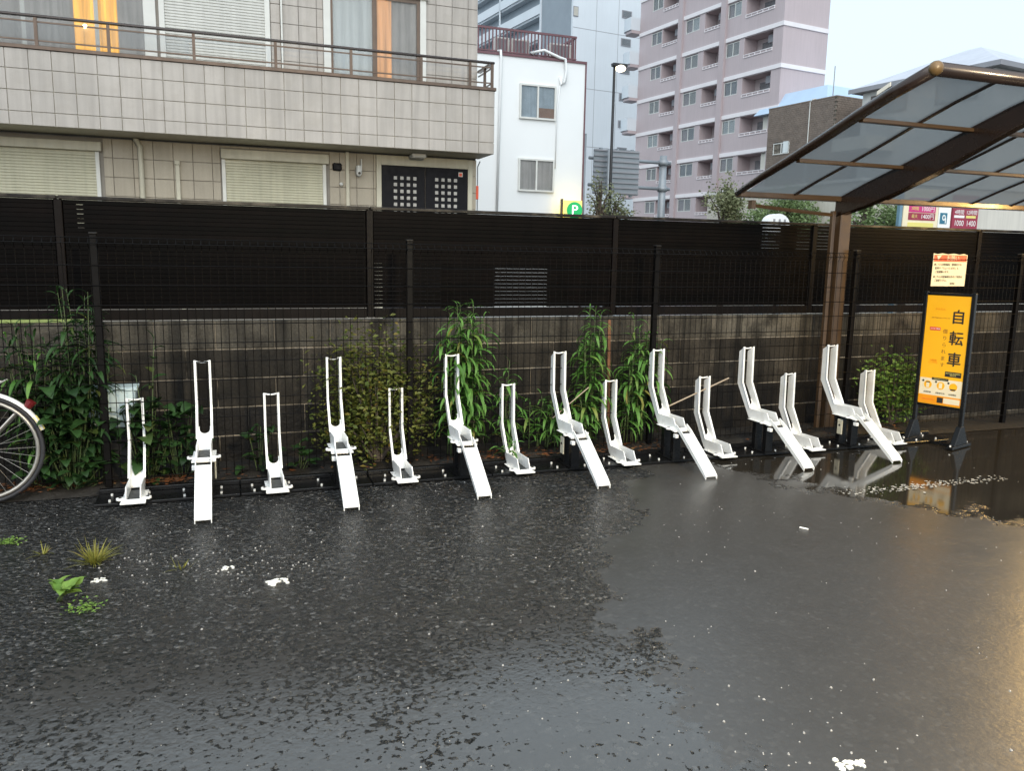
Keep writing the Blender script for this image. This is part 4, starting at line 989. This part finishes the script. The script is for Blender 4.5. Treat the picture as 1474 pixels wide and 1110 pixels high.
for zi, zb in enumerate(bands[1:9]):
    link('band', bme_, pk, (0, 0, zb))
    for a, b, k in ops:
        if k == 'w':
            if a not in wm:
                wm[a] = win_left(.02, a, b, -1.44, -.42).mesh('window', FRAMEW); pm[a] = MB().box(.04, .048, a+.05, b-.05, -1.39, -.47).mesh('pane', GLASSF)
                cmm[a] = [MB().box(.07, .08, a+.05, a+.05+(b-a)*fr, -1.39, -.47) for fr in (.5, .9)]
            wo_ = link('window', wm[a], pk, (0, 0, zb)); link('pane', pm[a], wo_)
            mm = random.choice(cmm[a]).mesh('curtain', random.choice(cmats)); link('curtain', mm, wo_)
        else:
            if a not in rm:
                f = MB(); f.box(-.05, .0, a-.02, b, -1.62, -1.57); f.box(-.05, 0, a-.02, b, -1.80, -1.76)
                n = 5
                for q in range(n+1): yy = a+(b-a-.04)*q/n; f.box(-.05, 0, yy, yy+.04, -1.76, -1.62)
                rm[a] = f.mesh('balcony_rail', PBAND)
                bmz[a] = MB().box(1.26, 1.298, a+.02, b-.02, -2.6, -.38).mesh('balcony_back', DOORG)
                pm[a] = MB().box(1.22, 1.25, a+.3, b-.6, -2.5, -.7).mesh('balcony_door', GLASSF)
            link('balcony_rail', rm[a], pk, (0, 0, zb)); link('balcony_back', bmz[a], pk, (0, 0, zb)); link('balcony_door', pm[a], pk, (0, 0, zb))
            if random.random() < .8: q = MB().box(.5, .8, a+.25, a+1.0, zb-1.05, zb-.5).build('ac_unit', GREYF, pk, bevel=.02)
    # curved end balconies at the far left
    e = MB(); n = 8; pts = [(-.9*math.cos(t)+.2, LEN+1.0*math.sin(t)+.02) for t in [-.1+PI*.55*q/n for q in range(n+1)]]
    pts = [(.4, LEN+.02)]+[(-1.0, LEN+.02)]+[(-1.0+.5*(1-math.cos(t)), LEN+.6+.9*math.sin(t)) for t in [PI/2*q/6 for q in range(7)]]+[(.4, LEN+1.5)]
    e.prism(pts, zb-2.6, zb-1.55, 'z'); e.build('end_balcony', GREYW, pk); e = MB(); e.prism([(x*.9, LEN+.02+(y-LEN-.02)*.9) for x, y in pts], zb-2.85, zb-2.61, 'z'); e.build('end_balcony_slab', PINKD, pk)

# ------------------------------------------------------------------ tall pale tower further back
tw = thing('pale_tower', 'tall pale blue white tower with a dark grey strip and sloping rows of balconies', 'apartment building', (34.54, 78, 0), RZC)
MB().box(1.0, 12, 0, 24, 0, 44).build('wall', GREYW, tw); MB().box(0, .999, -.0, 6.0, 0, 44).build('dark_strip', SLATEF, tw); MB().box(-.12, 0, 6.0, 6.25, 0, 44).build('corner_post', GREYW, tw)
MB().box(.02, 12, -.3, -.003, 0, 44).build('front_wall', GREYW, tw)
for zb in [27.9-2.55*3+2.55*k for k in range(-4, 9)]:
    MB().box(-.1, .1, 6.26, 24, zb-.95, zb).build('balcony_parapet', GREYW, tw); MB().box(.101, .99, 6.26, 24, zb-1.15, zb-1.0).build('balcony_slab', GREYW, tw)
    MB().box(.9, .998, 6.26, 24, zb+.01, zb+1.4).build('balcony_back', SLATEF, tw)
MB().box(-.1, -.0, 15.7, 15.95, 0, 44).build('divider', GREYW, tw)
for k in range(12):
    z = 23.15+2.72*(k-5)-.05
    f = MB(); f.box(5.9, 7.1, -.36, -.302, z, z+.75); o = f.build('window', GREYF, tw); MB().box(6.0, 7.0, -.372, -.362, z+.08, z+.66).build('pane', GLASSF, o)
f = MB(); f.box(-.0+.05, .62, -.36, -.302, 25.15, 26.1); o = f.build('window', GREYF, tw); MB().box(.1, .57, -.372, -.362, 25.22, 26.03).build('pane', M('pale_blind', (.45, .43, .38), .8), o)
for z in (24.1, 18.4, 12.7, 29.8): MB().box(.02, 12, -.306, -.3005, z, z+.05).build('panel_joint', GREYF, tw)
for x in (5.5, 2.8): MB().box(x, x+.04, -.306, -.3005, 0, 44).build('panel_joint', GREYF, tw)

# ------------------------------------------------------------------ brown tiled building, blue roof, hipped house
bb = thing('brown_building', 'dark brown tiled flat roofed block right of the pink tower', 'building', (34.98, 40, 0), RZC)
MB().box(.03, 3.2, .03, 5.4, 0, 11.15).build('wall', MORTAR, bb)
cz = 0
bt = MB()
for r_ in range(46):
    z = 5.4+.125*r_
    for i in range(22):
        y = .03+.25*i+(.125 if r_ % 2 else 0); y1 = min(y+.235, 5.4)
        if 3.4 < (y+y1)/2 < 4.85 and 8.2 < z < 8.98: continue
        bt.box(-.0-random.uniform(0, .012), .029, y, y1, z, z+.113)
    for i in range(13):
        x = .0+.25*i+(.125 if r_ % 2 else 0); bt.box(x, min(x+.235, 3.2), -random.uniform(0, .012), .029, z, z+.113)
stuff(bt.build('tiles', BRICKW, bb)); MB().box(-.02, 3.22, -.02, 5.42, 11.151, 11.22).build('parapet_cap', BRICKW, bb)
f = win_left(-.03, 3.45, 4.8, 8.24, 8.95).build('window', FRAMEW, bb); MB().box(.0, .01, 3.5, 4.1, 8.3, 8.9).build('pane', GLASSF, f); MB().box(-.06, -.05, 3.5, 3.95, 8.3, 9.0).build('open_sash', CURTB, f)
p_ = MB(); p_.tube([(-.03, 1.97, 6), (-.03, 1.97, 11.1), (-.03, 1.8, 11.25), (.2, 1.75, 11.3)], .03, 6); p_.build('cable', FRAMEW, bb)
MB().tube([(1.0, 1.2, 11.2), (1.0, 1.2, 13.2)], .03, 6).build('aerial', GREYF, bb)
rh = thing('blue_roof_building', 'low building with light blue metal mansard roof behind the brown block', 'building', (41.9, 46, 0), RZC)
MB().box(-2.6, 6, .3, 6, 0, 12.0).build('wall', BEIGE, rh)
rm_ = MB(); rm_.add([(-3.2, -.3, 11.98), (6.4, -.3, 11.98), (6.4, 6.4, 11.98), (-3.2, 6.4, 11.98), (-2.2, .6, 13.35), (6.4, .6, 13.35), (6.4, 5.6, 13.35), (-2.2, 5.6, 13.35)], [(3, 2, 1, 0), (4, 5, 6, 7), (0, 1, 5, 4), (1, 2, 6, 5), (2, 3, 7, 6), (3, 0, 4, 7)]); rm_.build('roof', BLUER, rh)
hp = thing('hipped_house', 'white walled house with grey hipped roof behind the cycle shelter', 'house', (35.8, 30, 0), RZC)
MB().box(.5, 9, .5, 8.2, 0, 11.0).build('wall', M('offwhite_render', (.62, .61, .58), .7, streak=.08), hp)
ev = 11.22; rf_ = MB(); rf_.add([(0, 0, ev), (9.6, 0, ev), (9.6, 8.8, ev), (0, 8.8, ev), (4.4, 4.0, ev+1.95), (5.2, 4.0, ev+1.95), (5.2, 4.8, ev+1.95), (4.4, 4.8, ev+1.95)], [(3, 2, 1, 0), (4, 5, 6, 7), (0, 1, 5, 4), (1, 2, 6, 5), (2, 3, 7, 6), (3, 0, 4, 7)]); rf_.build('roof', ROOFG, hp)
fs = MB(); fs.box(-.03, -.002, 0, 8.8, ev-.22, ev+.02); fs.box(-.03, 9.6, -.03, -.002, ev-.22, ev+.02); fs.build('fascia', GREYF, hp); MB().box(0.002, 9.5, .002, 8.7, ev-.2, ev-.1).build('soffit', GREYF, hp)
f = win_left(.44, 5.3, 7.6, 9.7, 10.75).build('window', BROWNAL, hp); MB().box(.47, .48, 5.35, 7.55, 9.75, 10.7).build('pane', GLASSF, f)
f = win_left(.44, 1.3, 3.6, 9.7, 10.75).build('window', BROWNAL, hp); MB().box(.47, .48, 1.35, 3.55, 9.75, 10.7).build('pane', GLASSF, f)
MB().tube([(.46, .9, 5), (.46, .9, 11)], .05, 6).build('drainpipe', FRAMEW, hp)
ri = MB()
for k in range(9): x = -1.6+k*.25; ri.box(x, x+.03, 6.0, 6.03, 8.3, 9.3)
ri.box(-1.7, .5, 6.0, 6.05, 9.3, 9.35); ri.build('balcony_rail', GREYF, hp); MB().box(-1.7, .49, 5.9, 8.2, 7.6, 8.3).build('balcony', BEIGE, hp)

# ------------------------------------------------------------------ beige wall and price boards right
bw = thing('beige_building', 'low beige walled building behind the fence at the right', 'building', (19.6, 21, 0), 3)
MB().box(0, 14, 0, 8, 0, 4.1).build('wall', BEIGE, bw); MB().box(.6, 1.6, -.03, -.002, 2.6, 2.95).build('window', GREYF, bw); MB().box(-.1, 14.1, -.1, 8.1, 4.101, 4.2).build('parapet_cap', FRAMEW, bw)
pw = thing('price_board', 'cream price board on a blue grey post with prices on red and an emblem panel', 'sign', (16.22, 16, 0))
MB().box(0, .09, 0, .09, 0, 3.4).build('post', M('blue_grey_paint', (.14, .25, .33), .5), pw)
MB().box(.13, 1.29, .01, .07, 2.3, 3.4).build('board', PAPER, pw); MB().box(.95, 1.04, .02, .06, 0, 2.29).build('leg', METALG, pw)
for z0, z1, m_, a, b in ((2.815, 2.985, MAGENTA, '3時間', '1000円'), (2.62, 2.80, MAROON, '最大', '1400円'), (3.0, 3.17, MAGENTA, '料金', '600円')):
    MB().box(.30, 1.19, .003, .009, z0, z1).build('price_panel', m_, pw); text(a, .10, YPRINT, pw, (.5, .001, (z0+z1)/2)); text(b, .15, WPRINT, pw, (.93, .001, (z0+z1)/2))
MB().box(.3, 1.15, .003, .009, 2.45, 2.56).build('caption', YPRINT, pw)
MB().box(1.31, 1.72, .01, .07, 2.2, 3.1).build('emblem_panel', WPRINT, pw); MB().box(1.36, 1.60, .004, .009, 2.55, 2.83).build('emblem', TEAL, pw)
e = MB(); n = 20
for k in range(n):
    t0, t1 = 2*PI*k/n, 2*PI*(k+1)/n; e.add([(1.49+.06*math.cos(t0), .002, 2.71+.075*math.sin(t0)), (1.49+.06*math.cos(t1), .002, 2.71+.075*math.sin(t1)), (1.49+.03*math.cos(t1), .002, 2.71+.04*math.sin(t1)), (1.49+.03*math.cos(t0), .002, 2.71+.04*math.sin(t0))], [(0, 1, 2, 3)])
e.box(1.535, 1.565, .0005, .0035, 2.57, 2.70); e.build('emblem_ring', WPRINT, pw)
MB().box(1.45, 1.53, .02, .06, 0, 2.19).build('leg', METALG, pw)
pw2 = thing('price_board', 'maroon price board with two white prices, right of the emblem panel', 'sign', (18.0, 16, 0))
MB().box(0, .88, 0, .06, 2.44, 3.3).build('board', MAROON, pw2); text('4時間  12時間', .13, WPRINT, pw2, (.45, -.004, 2.86)); MB().box(.05, .4, -.006, -.001, 2.72, 2.785).build('white_bar', WPRINT, pw2); MB().box(.46, .8, -.006, -.001, 2.72, 2.785).build('yellow_bar', YPRINT, pw2)
text('1000', .20, WPRINT, pw2, (.23, -.004, 2.58), sx=.85); text('1400', .20, WPRINT, pw2, (.65, -.004, 2.58), sx=.85); text('料金', .12, WPRINT, pw2, (.45, -.004, 3.02))
MB().box(.4, .48, .0, .05, 0, 2.43).build('leg', METALG, pw2)

# ------------------------------------------------------------------ road furniture
gy = thing('road_sign_gantry', 'back of a large road sign on a grey two armed gantry pole', 'road sign', (18.2, 31, 0))
MB().tube([(0, 0, 0), (0, 0, 5.85)], [.17, .15], 12).build('pole', METALG, gy, smooth=True)
for z in (5.55, 4.47): MB().tube([(-3.5, 0, z+.03), (.35, 0, z)], .07, 8).build('arm', METALG, gy, smooth=True); MB().cyl((0, 0, z), 'z', .21, .22, 12).build('collar', METALG, gy, smooth=True)
sp_ = MB().box(-3.42, -1.32, -.28, -.25, 4.12, 5.92).build('sign_back', METALG, gy)
for k in range(9): z = 4.16+.21*k; MB().box(-3.42, -1.32, -.34, -.281, z, z+.05).build('rib', GREYF, sp_)
for x in (-3.1, -2.35, -1.65): MB().box(x, x+.09, -.2499, -.08, 4.05, 5.98).build('stiffener', METALG, gy)
tag(MB().tube([(15.33, 30.4, 0), (15.33, 30.4, 5.9)], .085, 8).build('grey_pole', METALG, smooth=True), 'plain thin grey pole crossing the back of the road sign', 'pole')
sl = thing('street_lamp', 'tall dark street lamp with a lit globe head', 'street lamp', (14.2, 28, 0))
MB().tube([(0, 0, 0), (0, 0, 8.5)], [.075, .05], 8).build('pole', LAMPB, sl, smooth=True); MB().box(-.1, .5, -.1, .1, 8.5, 8.62).build('lamp_head', LAMPB, sl, bevel=.02); lb = MB(); lb.sphere((.24, -.02, 8.45), .17, 12, 8, (1.2, 1, .75)); lb.build('globe', EM('street_globe', (1, .86, .62), 2.2), sl, smooth=True)
tag(MB().tube([(13.55, 29, 0), (13.58, 29, 6.2)], .05, 8).build('conduit_pole', METALG, smooth=True), 'slim grey pole close to the right corner of the white building', 'pole')
def tree(label, x, y, zt, n, rx, rz, mat, ls=.12, bare=False, name='street_tree'):
    t = thing(name, label, 'tree', (x, y, 0), 0, 'trees behind the fence'); tr = MB(); cz = zt-rz
    tr.tube([(0, 0, 0), (.05, 0, cz*.5), (0, 0, cz), (.03, 0, zt-.3*rz)], [.12, .1, .07, .02], 7)
    f = MB(); cl = []
    for k in range(16):
        a = random.uniform(0, 2*PI); e = random.uniform(-.5, 1.4); d = Vector((rx*math.cos(a)*math.cos(e), rx*.8*math.sin(a)*math.cos(e), rz*math.sin(e)))*random.uniform(.6, 1)
        tr.tube([(0, 0, cz-.4*rz), Vector((0, 0, cz))+d*.5, Vector((0, 0, cz))+d], [.05, .03, .01], 5); cl += [Vector((0, 0, cz))+d*q for q in (.6, .8, 1)]
    for k in range(n):
        c = random.choice(cl); p = c+Vector((random.gauss(0, .17*rx), random.gauss(0, .17*rx), random.gauss(0, .15*rz)))
        m = Matrix.Translation(p) @ Matrix.Rotation(random.uniform(0, 6.3), 4, 'Z') @ Matrix.Rotation(random.uniform(-1.2, 1.2), 4, 'X') @ Matrix.Rotation(random.uniform(-1, 1), 4, 'Y'); l = ls*random.uniform(.6, 1.3)
        f.add([(0, 0, 0), (l*.5, -l*.3, l*.06), (l, 0, -l*.1), (l*.5, l*.3, l*.06)], [(0, 1, 2), (0, 2, 3)], m)
    tr.build('trunk', BARK, t); me = bpy.data.meshes.new('crown'); me.from_pydata(f.v, [], f.f); me.materials.append(mat); stuff(link('crown', me, t)); return t
tree('olive grey tree in front of the right part of the pink tower', 16.6, 24, 4.25, 2600, .85, 1.4, LEAFT)
tree('green tree just left of the carport post under the eave', 18.4, 23.2, 3.95, 5200, 1.7, 1.3, LEAFT2)
tree('green tree showing through the bend of the cycle shelter arm', 20.9, 20.2, 3.65, 4200, 1.4, 1.1, LEAFT2)
tree('dull green tree beside the post of the price board', 15.62, 16.6, 3.25, 900, .5, .9, LEAFT2)
tree('thin pruned tree beside the lit parking sign', 13.6, 27.6, 4.75, 420, .55, 1.4, LEAFT)
tree('low grey green tree at the foot of the street lamp', 14.9, 29, 3.95, 800, .9, .8, LEAFT)
# white arched awning beyond the fence
aw = thing('awning', 'small white arched awning with dark stripes just above the fence left of the shelter post', 'awning', (11.16, 14.2, -.06))
ab = MB(); arc = [(.29*math.cos(t), 2.34+.24*math.sin(t)) for t in [PI*k/10 for k in range(11)]]
ab.prism([(-.29, 2.2)]+arc[::-1]+[(.29, 2.2)], 0, .22, 'y'); ab.build('cover', WPAINT, aw)
for x in (-.12, .02, .15): MB().box(x-.022, x+.022, -.012, -.002, 2.3, 2.47).build('stripe', GREYF, aw)
for x in (-.26, .26):
    for y in (.04, .18): MB().box(x-.02, x+.02, y-.02, y+.02, .06, 2.199).build('leg', METALG, aw)
